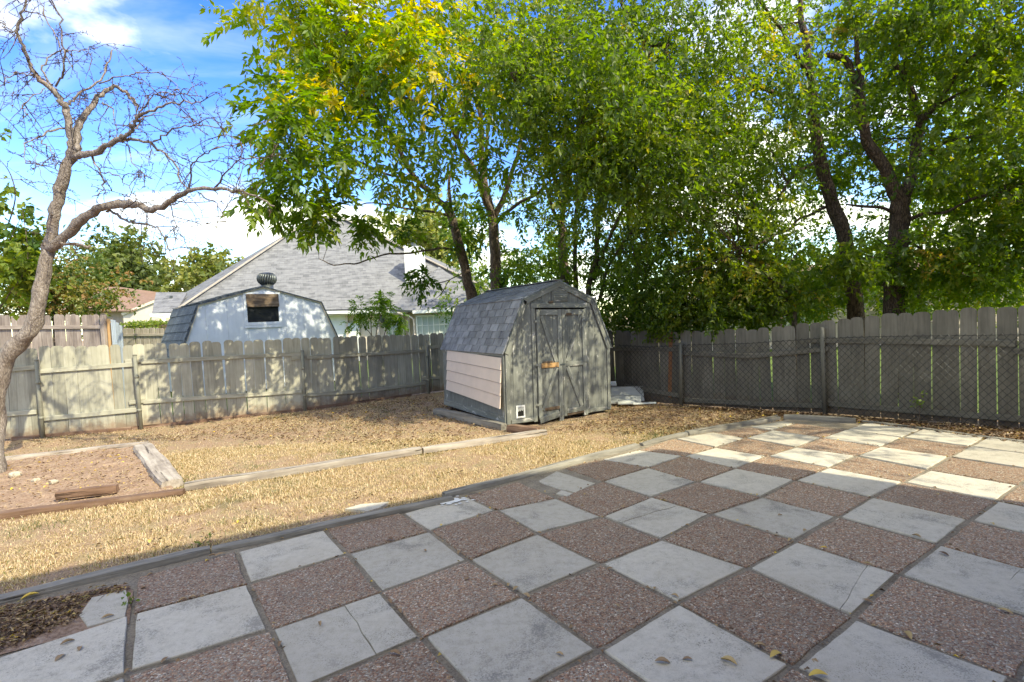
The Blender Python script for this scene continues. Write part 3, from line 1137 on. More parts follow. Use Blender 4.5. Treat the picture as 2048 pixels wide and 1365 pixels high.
left = Line([(-150, 893, -152, 703), (85, 872, 80, 694.5), (281, 855, 272, 689), (608, 819, 603, 676.5), (857, 785, 853, 668.5)], tail=[((-1.25, 14.8, 0), 1.62)])
lf = thing('wooden_fence', left.at(left.s[-1] / 2)[0], 'grey green picket fence in sun and leaf shade left of the shed', 'fence')
picket_run(left, lf, M['fence'], 0.196, (0.002, 0.003, 0.004, 0.012, 0.003, 0.018, 0.005))
for a, b in [((-130, 752), (71, 735)), ((80, 743), (269, 729)), ((283, 724), (603, 708)), ((612, 716), (850, 702)), ((845, 697), (880, 693)), ((583, 717), (610, 714.5)), ((250, 723), (283, 721)),
             ((-130, 840), (73, 824)), ((88, 838), (275, 820)), ((287, 804), (604, 783)), ((614, 790), (735, 782)), ((735, 782), (850, 767)), ((845, 757), (880, 755)), ((258, 806), (290, 802))]:
    beam('rail', left.find(*a, off=.034), left.find(*b, off=.034), .036, .088, M['rail'], lf)
for (b, t) in [((86, 878), (73, 722)), ((283, 858), (269, 712)), ((609, 820), (604, 703)), ((858, 787), (853, 683))]:
    q0, q1 = left.find(*b, off=.085), left.find(*t, off=.085)
    q0.z = -.05
    bu = Bunch()
    bu.tube([q0, q1], [.036, .036], 14)
    post = part('post', bu.mesh('post', True), M['post'], lf)
    cb_ = Bunch()
    cb_.tube([q1, q1 + Vector((0, 0, .022)), q1 + Vector((0, 0, .034))], [.039, .036, .012], 14)
    part('post_cap', cb_.mesh('post_cap', True), M['post'], post)
    for z in (0.27, 0.72):
        p = q0.lerp(q1, z)
        cl = Bunch()
        cl.tube([p - Vector((0, 0, .03)), p + Vector((0, 0, .03))], [.041, .041], 14)
        part('clamp', cl.mesh('clamp', True), M['post'], post)
kick = []
for k in range(8):
    p, z, d = left.at(left.s[-1] * (0.12 + 0.09 * k))
    q, z, d = left.at(left.s[-1] * (0.12 + 0.09 * (k + 1)))
    n_ = Vector((d.y, -d.x, 0)) * .03
    beam('kickboard', p + n_ + Vector((0, 0, 0.0)), q + n_ + Vector((0, 0, 0.0)), .03, .07, M['timber_brown'], lf)

right = Line([(1353, 808, 1350, 663.5), (1500, 817, 1490, 659), (1649, 826, 1640, 645), (1760, 835, 1752, 630), (1862, 842, 1855, 622), (2048, 857, 2046, 612)],
             head=[((-1.25, 14.8, 0), 1.72)], tail=[((8.6, 5.9, 0), 1.72), ((11.6, 3.4, 0), 1.75)])
rf = thing('wooden_fence', right.at(right.s[-1] / 2)[0], 'shaded grey picket fence behind the chain link on the right', 'fence')
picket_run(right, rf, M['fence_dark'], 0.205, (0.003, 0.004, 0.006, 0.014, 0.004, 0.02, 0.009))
ced = right.find(1342, 720)
for a, b in [((1225, 699), (1372, 699)), ((1360, 706), (1500, 713)), ((1500, 713), (1655, 698)), ((1618, 681), (1860, 684)), ((1860, 684), (2030, 688)), ((2026, 703), (2200, 706)),
             ((1250, 772), (1360, 792)), ((1370, 800), (1500, 807)), ((1500, 808), (1650, 812)), ((1640, 806), (1850, 824)), ((1850, 824), (2200, 850))]:
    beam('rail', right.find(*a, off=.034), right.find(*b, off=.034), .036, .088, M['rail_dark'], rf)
p0 = right.find(1341, 802, off=-.03); p0.z = 0
p1 = right.find(1343, 662, off=-.03)
cbm = beam('cedar_board', right.find(1340, 795, off=.013), right.find(1342, 664, off=.013), .012, .075, M['cedar_new'], rf, up=(0.77, -0.63, 0))
cbm['label'] = 'reddish new cedar board among the grey pickets'

# chain link in front of the right fence
cl = thing('chain_link_fence', right.find(1649, 828, off=.12), 'dark chain link fence standing in front of the shaded picket fence', 'fence')
for (b, t) in [((1362, 812), (1361, 688)), ((1652, 833), (1643, 657))]:
    q0, q1 = right.find(*b, off=.10), right.find(*t, off=.10)
    q0.z = -.05
    bu = Bunch()
    bu.tube([q0, q1, q1 + Vector((0, 0, .02))], [.04, .04, .015], 14)
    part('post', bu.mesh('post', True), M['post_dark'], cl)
bu = Bunch()
tp = [(1237, 689), (1300, 693), (1361, 689), (1500, 685), (1643, 675), (1760, 671), (2048, 667), (2300, 665)]
tops = [right.find(*p, off=.125) for p in tp[:-1]]
pe, ze, de = right.at(right.s[-1] * 0.93)
tops.append(pe + Vector((de.y, -de.x, 0)) * .125 + Vector((0, 0, tops[-1].z)))
cum = [0]
for a, b in zip(tops, tops[1:]):
    cum.append(cum[-1] + math.hypot(b.x - a.x, b.y - a.y))


def topat(s):
    for i in range(len(cum) - 1):
        if s <= cum[i + 1] or i == len(cum) - 2:
            t = (s - cum[i]) / (cum[i + 1] - cum[i])
            return tops[i].lerp(tops[i + 1], t)


HF = sum(t.z for t in tops) / len(tops)
step = 0.098
k0 = int(HF / step) + 1
wid = cum[-1]
for sgn in (1, -1):
    for k in range(-k0 - 1, int(wid / step) + k0 + 2):
        s_a = k * step                      # where the wire is at the top
        prev = None
        pts_w = []
        for j in range(0, 9):
            f = j / 8
            s = s_a + sgn * f * HF * 0.88
            if 0 <= s <= wid:
                t = topat(s)
                d = Vector((t.x, t.y, 0.01 + (t.z - 0.01) * (1 - f)))
                q_ = Vector((d.x * 4, d.y * 4, d.z * 4))
                pts_w.append(d + Vector((mnoise.noise(q_), mnoise.noise(q_ + Vector((9, 0, 0))), mnoise.noise(q_ + Vector((0, 9, 0))))) * .012)
        if len(pts_w) >= 2:
            bu.tube(pts_w, [.0036] * len(pts_w), 3)
wires = part('chain_link_mesh', bu.mesh('chain_link_mesh'), M['wire'], cl, kind='stuff')
bu = Bunch()
bu.tube([t - Vector((0, 0, .02)) for t in tops], [.004] * len(tops), 5)
part('tension_wire', bu.mesh('tension_wire'), M['wire'], cl)

# the neighbours' fences
def flat_fence(name, label, px0, px1, ytop0, ytop1, depth0, depth1, w, mat, rails=(), group=None):
    a, b = AT(px0, ytop0, depth0), AT(px1, ytop1, depth1)
    d = Vector((b.x - a.x, b.y - a.y, 0))
    L_ = d.length
    d.normalize()
    root = thing(name, Vector((a.x, a.y, 0)).lerp(Vector((b.x, b.y, 0)), .5), label, 'fence', group)
    ln_ = Line([], head=[((a.x, a.y, 0), a.z), ((b.x, b.y, 0), b.z)])
    picket_run(ln_, root, mat, w, (0.003, 0.005, 0.008), jitter=.015)
    n_ = Vector((d.y, -d.x, 0)) * .035
    for dz in rails:
        beam('rail', Vector((a.x, a.y, a.z - dz)) + n_, Vector((b.x, b.y, b.z - dz)) + n_, .04, .09, mat, root)
    return root, a, b


r_, a_, b_ = flat_fence('neighbour_fence', 'brown weathered picket fence behind the bare tree trunk', -230, 207, 632, 629, 13.4, 13.2, .155, M['old_fence'], rails=(.32, 1.2))
beam('post', Vector((b_.x + .02, b_.y - .05, 0)), Vector((b_.x + .02, b_.y - .05, b_.z - .02)), .09, .09, M['old_fence'], r_, up=(0, 1, 0))
beam('post', Vector((b_.x + .13, b_.y + .02, 0)), Vector((b_.x + .13, b_.y + .02, b_.z - .12)), .09, .10, M['raw'], r_, up=(0, 1, 0))
flat_fence('neighbour_fence', 'low weathered picket fence under the hedge left of the white shed', 238, 352, 657, 656, 19.5, 19.0, .135, M['pale_fence'], rails=(.25, 1.1))
flat_fence('neighbour_fence', 'weathered picket fence seen over the grey fence right of the shed', 1190, 1385, 634, 648, 19.0, 18.0, .15, M['pale_fence'], rails=(.3,))
for i, (x0, x1, y0, y1) in enumerate([(221, 231, 639, 642), (232, 237, 645, 647), (237.5, 243.5, 651, 652)]):
    a, b = AT(x0, y0, 13.1 + i * .02), AT(x1, y1, 13.1 + i * .02)
    vs = []
    n_ = 6
    for j in range(n_ + 1):
        t = j / n_
        y = a.y + 0.012 * math.sin(j * math.pi)
        vs.append((a.x + (b.x - a.x) * t, a.y + (0.014 if j % 2 else 0), a.z + (b.z - a.z) * t))
    V = [(x, y, 0.0) for x, y, z in vs] + vs + [(x, y + .012, 0.0) for x, y, z in vs] + [(x, y + .012, z) for x, y, z in vs]
    m_ = n_ + 1
    F = []
    for j in range(n_):
        F += [(j, j + 1, m_ + j + 1, m_ + j), (2 * m_ + j + 1, 2 * m_ + j, 3 * m_ + j, 3 * m_ + j + 1), (m_ + j, m_ + j + 1, 3 * m_ + j + 1, 3 * m_ + j)]
    F += [(0, m_, 3 * m_, 2 * m_), (n_, 2 * m_ + n_, 3 * m_ + n_, m_ + n_)]
    o = part('metal_sheet', mesh('metal_sheet', V, F), M['zinc'], None)
    tag(o, ['tallest blue grey metal sheet upright beside the brown fence post', 'narrow blue grey metal sheet between two others', 'shortest blue grey metal sheet beside the low weathered fence'][i], 'metal sheet', 'upright metal sheets')


# ------------------------------------------------------------------ the barn shed
LEAN = math.radians(1.3)
W_, D_ = 2.34, 2.85
_sx = SEX * math.cos(LEAN) - Vector((0, 0, 1)) * math.sin(LEAN)
_sz = SEX * math.sin(LEAN) + Vector((0, 0, 1)) * math.cos(LEAN)
_so = SH0 + Vector((0, 0, 0.028))
SM = Matrix(((_sx.x, SEY.x, _sz.x, _so.x), (_sx.y, SEY.y, _sz.y, _so.y), (_sx.z, SEY.z, _sz.z, _so.z), (0, 0, 0, 1)))
shed = thing('garden_shed', SH0 + SEX * W_ / 2 + SEY * D_ / 2, 'grey green barn shed with double doors and shingled roof in the yard corner', 'shed')
PROF = [(-0.03, 1.27), (0.37, 2.20), (1.17, 2.54), (1.97, 2.20), (2.37, 1.27)]


def roofz(x, drop=0.0):
    for (x0, z0), (x1, z1) in zip(PROF, PROF[1:]):
        if x0 <= x <= x1:
            return z0 + (z1 - z0) * (x - x0) / (x1 - x0) - drop
    return 1.2


def sb(name, p0, p1, w, h, mat, parent=None, up=(0, 0, 1), bev=0.004):
    U = SM.to_3x3() @ Vector(up)
    return beam(name, SM @ Vector(p0), SM @ Vector(p1), w, h, mat, parent or shed, up=U, bev=bev)


def plank(name, a, b, z0, mat, y=0.0, t=0.018, ztop=None, parent=None, mtx=None):
    xs = [a] + [x for x, z in PROF if a + .001 < x < b - .001] + [b]
    pts = [(a, z0), (b, z0)] + [(x, (ztop if ztop else roofz(x, 0.035))) for x in reversed(xs)]
    me = prism_mesh(name, pts, t)
    return part(name, me, mat, parent or shed, (mtx or SM) @ Matrix.Translation((0, y, 0)))


# front: upright planks with grooves, an opening left for the doors
for a, b in [(0.0, .155), (.16, .36), (.365, .56), (1.80, 1.98), (1.985, 2.17), (2.175, 2.34)]:
    plank('wall_plank', a, b, random.uniform(.015, .04), M['shed_v'])
for a, b in [(.40, .60), (.605, .80), (.805, 1.0), (1.005, 1.2), (1.205, 1.40), (1.405, 1.6), (1.605, 1.80)]:
    plank('gable_plank', max(a, .565), min(b, 1.795), 2.045, M['shed_v'])
part('inner_wall', prism_mesh('inner_wall', [(0.03, .04), (2.31, .04), (2.31, 1.25), (1.95, 2.12), (1.17, 2.46), (.39, 2.12), (.03, 1.25)], .02), M['dark'], shed, SM @ Matrix.Translation((0, .06, 0)))
# trim
sb('corner_trim', (.045, -.011, .01), (.045, -.011, 1.28), .02, .085, M['shed_trim'], up=(1, 0, 0))
sb('corner_trim', (2.30, -.011, .05), (2.30, -.011, 1.30), .02, .075, M['shed_trim'], up=(1, 0, 0))
for (x0, z0), (x1, z1) in zip(PROF, PROF[1:]):
    n_ = Vector((-(z1 - z0), 0, x1 - x0)).normalized()
    p0 = Vector((x0, -.024, z0)) - n_ * .06
    p1 = Vector((x1, -.024, z1)) - n_ * .06
    sb('rake_board', p0, p1, .022, .095, M['shed_trim'], up=tuple(n_))
sb('door_header', (.555, -.014, 2.09), (1.86, -.014, 2.09), .026, .09, M['shed_trim'])
sb('door_trim', (.595, -.014, .0), (.595, -.014, 2.04), .026, .075, M['shed_trim'], up=(1, 0, 0))
sb('door_trim', (1.775, -.014, .03), (1.775, -.014, 2.04), .026, .075, M['shed_trim'], up=(1, 0, 0))
sb('base_board', (.10, -.010, .045), (.555, -.010, .045), .016, .07, M['shed_trim'])
sb('base_board', (1.82, -.010, .075), (2.25, -.010, .075), .016, .07, M['shed_trim'])
vent = sb('vent_panel', (1.0, -.012, 2.285), (1.36, -.012, 2.285), .018, .24, M['shed_trim'])
for k in range(5):
    sb('vent_slat', (1.03, -.024, 2.20 + k * .042), (1.33, -.024, 2.205 + k * .042), .008, .028, M['shed_trim'], parent=vent)
notch = sb('rot_patch', (.93, -.029, 2.145), (1.02, -.029, 2.15), .008, .045, M['rot'])
notch['label'] = 'rotten brown patch above the door header'


def door(name, x0, x1, left_leaf):
    z0, z1, zm = .05, 2.015, 1.0
    root = sb(name, ((x0 + x1) / 2, -.012, z0), ((x0 + x1) / 2, -.012, z1), .016, x1 - x0, M['dark'], up=(1, 0, 0))
    n = 3
    w = (x1 - x0) / n
    for k in range(n):
        o = part('door_plank', prism_mesh('door_plank', [(x0 + k * w + .002, z0 + random.uniform(0, .05)), (x0 + (k + 1) * w - .003, z0 + random.uniform(0, .05)), (x0 + (k + 1) * w - .003, z1), (x0 + k * w + .002, z1)], .014), M['shed_v'], root,
                 SM @ Matrix.Translation((0, -.034, 0)))
    y = -.047
    st = .09
    sb('stile', (x0 + .04, y, z0 - .01), (x0 + .04, y, z1), .024, st - .02, M['shed_trim'], root, up=(1, 0, 0))
    sb('stile', (x1 - .04, y, z0 - (.09 if left_leaf else .04)), (x1 - .04, y, z1), .024, st, M['shed_trim'], root, up=(1, 0, 0))
    sb('door_rail', (x0 + .08, y, z1 - .05), (x1 - .085, y, z1 - .055), .024, .10, M['shed_trim'], root)
    sb('door_rail', (x0 + .08, y, zm), (x1 - .085, y, zm), .024, .085, M['raw'] if left_leaf else M['shed_trim'], root)
    a, b = (x0 + .105, x1 - .12) if left_leaf else (x1 - .125, x0 + .11)
    sb('brace', (a, y + .002, z1 - .11), (b, y + .002, zm + .05), .02, .082, M['shed_trim'], root, up=(1, 0, .3))
    sb('brace', (b, y + .002, zm - .05), (a, y + .002, z0 + .14), .02, .082, M['shed_trim'], root, up=(1, 0, .3))
    if left_leaf:
        o = sb('door_rail', (x0 + .02, y - .01, z0 - .035), (x1 - .09, y - .012, z0 + .045), .024, .11, M['shed_trim'], root)
        o = sb('rot_strip', (x0 + .13, y - .004, z0 + .155), (x1 - .09, y - .004, z0 + .165), .02, .055, M['rot'], root)
        o = sb('rot_strip', (x0 + .12, y - .002, zm + .06), (x0 + .33, y - .002, zm + .063), .02, .03, M['rot'], root)
    else:
        o = sb('door_rail', (x0 + .08, y, z0 + .075), (x1 - .02, y - .004, z0 + .095), .024, .085, M['shed_trim'], root)
        o = sb('rot_strip', (x0 + .09, y + .002, z0 + .01), (x1 - .03, y + .002, z0 + .03), .02, .04, M['rot'], root)
        o = sb('rot_strip', (x0 + .10, y - .004, z1 - .085), (x0 + .22, y - .004, z1 - .09), .02, .05, M['rot'], root)
    hx = x0 + .01 if left_leaf else x1 - .01
    for hz in (1.80, 1.02, .30):
        sb('hinge', (hx - .045, y - .016, hz), (hx + .06, y - .016, hz), .006, .04, M['shed_trim'], root)
    return root


door('door', .64, 1.178, True)
door('door', 1.186, 1.735, False)
sb('latch', (1.13, -.066, 1.0), (1.235, -.066, 1.005), .012, .028, M['metal_dark'])
# pet door in the left front corner
pf_ = part('pet_door_frame', None or (lambda b: (b.bar((.195, 0, .31), (.375, 0, .31), .016, .03), b.bar((.195, 0, .115), (.375, 0, .115), .016, .03), b.bar((.208, 0, .13), (.208, 0, .295), .016, .027, (1, 0, 0)), b.bar((.362, 0, .13), (.362, 0, .295), .016, .027, (1, 0, 0)), b.mesh('pet_door_frame'))[-1])(Bunch()), M['white'], shed, SM @ Matrix.Translation((0, -.012, 0)))
part('pet_door_hole', prism_mesh('pet_door_hole', [(.22, .13), (.35, .13), (.35, .297), (.22, .297)], .006), M['dark'], pf_, SM @ Matrix.Translation((0, -.0075, 0)))
part('torn_flap', prism_mesh('torn_flap', [(.222, .235), (.245, .21), (.262, .235), (.285, .215), (.30, .245), (.32, .22), (.348, .24), (.348, .296), (.222, .296)], .003), M['gray_board'], pf_, SM @ Matrix.Translation((0, -.0125, 0)))
# left, right and back walls
for x_, nm in ((0.0, 'side_wall'), (W_ - .018, 'side_wall')):
    part(nm, mesh(nm, [(x_, .02, .06), (x_ + .018, .02, .06), (x_ + .018, D_, .06), (x_, D_, .06), (x_, .02, 1.30), (x_ + .018, .02, 1.30), (x_ + .018, D_, 1.30), (x_, D_, 1.30)], BOXF), M['shed_v'], shed, SM)
part('back_wall', prism_mesh('back_wall', [(0, .06), (W_, .06), (W_, 1.25), (1.97, 2.16), (1.17, 2.5), (.37, 2.16), (0, 1.25)], .018), M['shed_v'], shed, SM @ Matrix.Translation((0, D_, 0)))
sb('sill_board', (-.012, .02, .085), (-.012, D_, .085), .024, .12, M['rot_paint'] if 'rot_paint' in M else M['shed_trim'])
sb('top_plate', (-.014, .02, 1.235), (-.014, D_, 1.235), .028, .06, M['shed_trim'])
sb('corner_trim', (-.011, .05, .01), (-.011, .05, 1.24), .02, .08, M['shed_trim'], up=(0, 1, 0))
for y in (.25, 1.4, 2.6):
    sb('skid', (.02, y, .0), (2.3, y, -.0), .14, .10, M['rot'])
# the loose lap siding leaning on the left wall
pan = None


def pan_pt(u, v):      # u 0 back..1 front, v 0 top..1 bottom
    yb, yf = 2.54 + .06 * v, .07 - .03 * v
    y = yb + (yf - yb) * u
    z = (1.245 + (1.185 - 1.245) * u) * (1 - v) + (.385 + (.29 - .385) * u) * v
    x = -.035 - v * (.02 + .045 * u * u)
    return Vector((x, y, z))


for k in range(4):
    V = []
    v0, v1 = k / 4 + .006, (k + 1) / 4 - .006
    nseg = 8
    for j in range(nseg + 1):
        u = j / nseg
        a, b = pan_pt(u, v0), pan_pt(u, v1)
        V += [a + Vector((.004, 0, 0)), b + Vector((-.013, 0, 0)), b + Vector((.012, 0, 0)), a + Vector((.012, 0, 0))]
    F = []
    for j in range(nseg):
        o = 4 * j
        F += [(o, o + 4, o + 5, o + 1), (o + 1, o + 5, o + 6, o + 2), (o + 2, o + 6, o + 7, o + 3), (o + 3, o + 7, o + 4, o)]
    F += [(0, 1, 2, 3), (4 * nseg + 3, 4 * nseg + 2, 4 * nseg + 1, 4 * nseg)]
    o = part('siding_board', mesh('siding_board', V, F), M['pink'], shed, SM)
    if k == 3:
        o['label'] = 'lowest pale pink lap board, its front end sprung away from the wall'
# roof with its shingles
for si, ((x0, z0), (x1, z1)) in enumerate(zip(PROF, PROF[1:])):
    n_ = Vector((-(z1 - z0), 0, x1 - x0)).normalized()
    lo, hi = ((x0, z0), (x1, z1)) if si < 2 else ((x1, z1), (x0, z0))
    lo, hi = Vector((lo[0], 0, lo[1])), Vector((hi[0], 0, hi[1]))
    dirn = (hi - lo).normalized()
    ln = (hi - lo).length
    y0, y1 = -.045, D_ + .05
    deck = [lo + Vector((0, y0, 0)), lo + Vector((0, y1, 0)), hi + Vector((0, y1, 0)), hi + Vector((0, y0, 0))]
    V = [d for d in deck] + [d - n_ * .02 for d in deck]
    rp = part('roof_slope', mesh('roof_slope', V, BOXF), M['metal_dark'], shed, SM)
    nc = 7 if si in (0, 3) else 6
    ex = ln / nc
    sw = .335
    sm = box_mesh(sw - .02, ex + .03, .016, .0, 'shingle')
    sm_half = sm
    for mm in (sm, sm_half):
        if not mm.materials:
            mm.materials.append(M['shing'])
    R3 = Matrix(((0, dirn.x, n_.x), (1, dirn.y, n_.y), (0, dirn.z, n_.z)))
    tilt = Matrix.Rotation(math.radians(-3.2), 4, 'X')
    for c in range(nc):
        offs = -(c % 2) * sw * .5 + random.uniform(-.02, .02)
        y = y0 + offs
        while y < y1 - .02:
            a, b = max(y, y0), min(y + sw, y1)
            if b - a > .05:
                me = sm if b - a > sw - .01 else box_mesh(round(b - a, 2) - .02, ex + .03, .016, .0, 'shingle')
                if not me.materials:
                    me.materials.append(M['shing'])
                pos = lo + dirn * (ex * (c + .5) - .015) + n_ * (.0095 + random.uniform(0, .002)) + Vector((0, (a + b) / 2, 0))
                Mx = SM @ (Matrix.Translation(pos) @ R3.to_4x4() @ tilt @ Matrix.Rotation(random.gauss(0, .006), 4, 'Z'))
                part('shingle', me, M['shing'], rp, Mx)
            y += sw
sb('ridge_cap', (1.17, -.05, 2.553), (1.17, D_ + .05, 2.553), .20, .012, M['shing'])

# white boards dumped behind the shed
gbs = 'pale boards piled behind the shed'
for i, (a, b, w, h, z, lb, tw) in enumerate([((1196, 806), (1288, 804), .36, .012, .17, 'widest pale board leaning at the back of the pile behind the shed', 1.0),
                                             ((1200, 809), (1282, 808), .26, .012, .085, 'pale board tilted at the front of the pile behind the shed', .55),
                                             ((1236, 811), (1272, 810), .13, .012, .05, 'short pale board lying broken at the front of the pile behind the shed', .5),
                                             ((1206, 803), (1234, 802), .12, .03, .36, 'white board end poking out highest beside the shed wall', .5),
                                             ((1266, 811), (1312, 809), .05, .012, .015, 'thin strip lying in front of the pale board pile', .0)]):
    p0, p1 = G(*a), G(*b)
    p0.z = p1.z = z
    Mx, ln = frame(p0, p1)
    V = []
    # shallow channel section
    sec = [(-w / 2, 0), (w / 2, 0), (w / 2, h), (w / 2 - .012, h + .02), (w / 2 - .018, h), (-w / 2 + .018, h), (-w / 2 + .012, h + .02), (-w / 2, h)]
    for x in (-ln / 2, ln / 2):
        V += [(x, y, zz) for y, zz in sec]
    F = [tuple(range(7, -1, -1)), tuple(range(8, 16))] + [(j, (j + 1) % 8, 8 + (j + 1) % 8, 8 + j) for j in range(8)]
    o = part('board', mesh('board', V, F), M['white'] if i == 3 else M['gray_board'], None, Mx @ Matrix.Rotation(tw, 4, 'X'))
    tag(o, lb, 'board', gbs)

# rocks in the bed
for i, (px, py, r, lb) in enumerate([(32, 953, .085, 'largest pale rock in the bare garden bed'), (72, 964, .05, 'small pale rock in the middle of the garden bed'), (108, 967, .055, 'flat tan rock nearest the timbers in the garden bed')]):
    p = G(px, py)
    V, F = [], []
    n1, n2 = 6, 9
    for a in range(n1 + 1):
        for b in range(n2):
            th, ph = math.pi * a / n1, 2 * math.pi * b / n2
            d = Vector((math.sin(th) * math.cos(ph), math.sin(th) * math.sin(ph) * .8, math.cos(th) * .6))
            V.append(d * r * (1 + .35 * mnoise.noise(d * 1.7 + Vector((i * 5, 0, 0)))))
    for a in range(n1):
        for b in range(n2):
            F.append((a * n2 + b, (a + 1) * n2 + b, (a + 1) * n2 + (b + 1) % n2, a * n2 + (b + 1) % n2))
    o = part('rock', mesh('rock', V, F), M['rock'], None, Matrix.Translation(p + Vector((0, 0, .02))))
    tag(o, lb, 'rock', 'rocks in the garden bed')

# ------------------------------------------------------------------ the white shed next door
A = AT(369.6, 682, 15.0)
A.z = 0
th = math.radians(43)
E1, E2 = Vector((math.cos(th), math.sin(th), 0)), Vector((-math.sin(th), math.cos(th), 0))
WM = Matrix(((E1.x, E2.x, 0, A.x), (E1.y, E2.y, 0, A.y), (0, 0, 1, 0), (0, 0, 0, 1)))
ws = thing('white_shed', A + E1 * 2.2 + E2 * 1.8, 'white gambrel shed with dark shingles and a roof turbine behind the fence', 'shed')


def wp(px, py):
    return PL(px, py, A, E1)


kl, ap, kr, er = wp(394.5, 609), wp(526, 573), wp(642, 604), wp(676.5, 677)
el = wp(369.6, 682)
wpoly = [el, kl, ap, kr, er]
xs = [er[0] * k / 8 for k in range(9)]


def wroof(x):
    for (x0, z0), (x1, z1) in zip(wpoly, wpoly[1:]):
        if x0 <= x <= x1:
            return z0 + (z1 - z0) * (x - x0) / (x1 - x0)
    return el[1]


for a, b in zip(xs, xs[1:]):
    a, b = max(a, el[0] + .01), min(b - .004, er[0] - .01)
    ms = [x for x, z in wpoly if a + .01 < x < b - .01]
    pts = [(a, 0.05), (b, 0.05)] + [(x, wroof(x) - .03) for x in [b] + ms[::-1] + [a]]
    part('wall_panel', prism_mesh('wall_panel', pts, .02), M['bluewhite'], ws, WM)
for k, ((x0, z0), (x1, z1)) in enumerate(zip(wpoly, wpoly[1:])):
    n_ = Vector((-(z1 - z0), 0, x1 - x0)).normalized()
    p0, p1 = Vector((x0, -.03, z0)) - n_ * .035, Vector((x1, -.03, z1)) - n_ * .035
    beam('rake_board', WM @ p0, WM @ p1, .03, .055, M['cream'], ws, up=WM.to_3x3() @ n_)
    lo, hi = (Vector((x0, 0, z0)), Vector((x1, 0, z1))) if k < 2 else (Vector((x1, 0, z1)), Vector((x0, 0, z0)))
    if k in (0, 3):
        lo = lo + (lo - hi) * .45
    dirn = (hi - lo).normalized()
    ln = (hi - lo).length
    y0, y1 = -.08, 3.4
    deck = [lo + Vector((0, y0, 0)), lo + Vector((0, y1, 0)), hi + Vector((0, y1, 0)), hi + Vector((0, y0, 0))]
    rp = part('roof_slope', mesh('roof_slope', [d for d in deck] + [d - n_ * .03 for d in deck], BOXF), M['shake'], ws, WM)
    nc = 6 if k in (0, 3) else 7
    exx = ln / nc
    sw = .26
    smx = box_mesh(sw - .018, exx + .04, .016, .0, 'shake')
    if not smx.materials:
        smx.materials.append(M['shake'])
    R3 = Matrix(((0, dirn.x, n_.x), (1, dirn.y, n_.y), (0, dirn.z, n_.z)))
    if k in (0, 1):
        for c in range(nc):
            for j in range(13):
                pos = lo + dirn * (exx * (c + .5) - .02) + n_ * .022 + Vector((0, y0 + sw * (j + .5), 0))
                part('shake', smx, M['shake'], rp, WM @ Matrix.Translation(pos) @ R3.to_4x4() @ Matrix.Rotation(math.radians(-4), 4, 'X'))
for y in (3.3,):
    part('back_wall', prism_mesh('back_wall', [(el[0] + .02, .05), (er[0] - .02, .05), (er[0] - .02, er[1]), (kr[0], kr[1] - .03), (ap[0], ap[1] - .03), (kl[0], kl[1] - .03), (el[0] + .02, el[1])], .02), M['bluewhite'], ws, WM @ Matrix.Translation((0, y, 0)))
for x_ in (el[0] + .02, er[0] - .04):
    part('side_wall', mesh('side_wall', [(x_, .03, .05), (x_ + .02, .03, .05), (x_ + .02, 3.3, .05), (x_, 3.3, .05), (x_, .03, el[1]), (x_ + .02, .03, el[1]), (x_ + .02, 3.3, el[1]), (x_, 3.3, el[1])], BOXF), M['bluewhite'], ws, WM)
# its window
wl, wb = wp(494, 651)
wr, wt = wp(556, 590)
fr = Bunch()
for p0, p1, up in [((wl - .05, 0, wt + .03), (wr + .05, 0, wt + .03), (0, 0, 1)), ((wl - .07, 0, wb - .05), (wr + .07, 0, wb - .05), (0, 0, 1)),
                   ((wl - .02, 0, wb), (wl - .02, 0, wt), (1, 0, 0)), ((wr + .02, 0, wb), (wr + .02, 0, wt), (1, 0, 0)), ((wl, 0.004, wb + .04), (wr, 0.004, wb + .04), (0, 0, 1))]:
    fr.bar(p0, p1, .04, .085, up)
wf = part('window', fr.mesh('window'), M['bluewhite'], ws, WM @ Matrix.Translation((0, -.02, 0)))
part('pane', prism_mesh('pane', [(wl, wb), (wr, wb), (wr, wt), (wl, wt)], .01), M['glass'], wf, WM @ Matrix.Translation((0, -.010, 0)))
bl_ = []
for k in range(5):
    z = wt - .02 - k * (wt - wb) * .085
    beam('awning_slat', WM @ Vector((wl + .01, -.045 - .008 * k, z)), WM @ Vector((wr - .01, -.045 - .008 * k, z)), .012, (wt - wb) * .092, M['rot'], wf)
# turbine vent
tb = wp(546, 572)
tc_ = WM @ Vector((tb[0] + .12, .9, 0))
tz0, tz1 = HG(546, 585, tc_), HG(546, 545, tc_)
hh = tz1 - tz0
tv = part('roof_turbine', (lambda b: (b.tube([(tc_.x, tc_.y, tz0 - .25), (tc_.x, tc_.y, tz0 + hh * .42)], [hh * .29] * 2, 16), b.mesh('roof_turbine', True))[-1])(Bunch()), M['metal_dark'], ws)
for k in range(22):
    a = 2 * math.pi * k / 22
    b = Bunch()
    P, R = [], []
    for j in range(7):
        t = j / 6
        rr = hh * (.27 + .15 * math.sin(math.pi * t) ** .7)
        aa = a + .25 * t
        P.append((tc_.x + math.cos(aa) * rr, tc_.y + math.sin(aa) * rr, tz0 + hh * (.42 + .5 * t)))
        R.append(hh * .055)
    b.tube(P, R, 5)
    part('turbine_fin', b.mesh('turbine_fin', True), M['metal_dark'], tv)
b = Bunch()
b.tube([(tc_.x, tc_.y, tz0 + hh * z) for z in (.42, .5, .7, .9, .97, 1.0)], [hh * r for r in (.27, .33, .36, .31, .2, .03)], 18)
part('turbine_core', b.mesh('turbine_core', True), M['metal_dark'], tv)

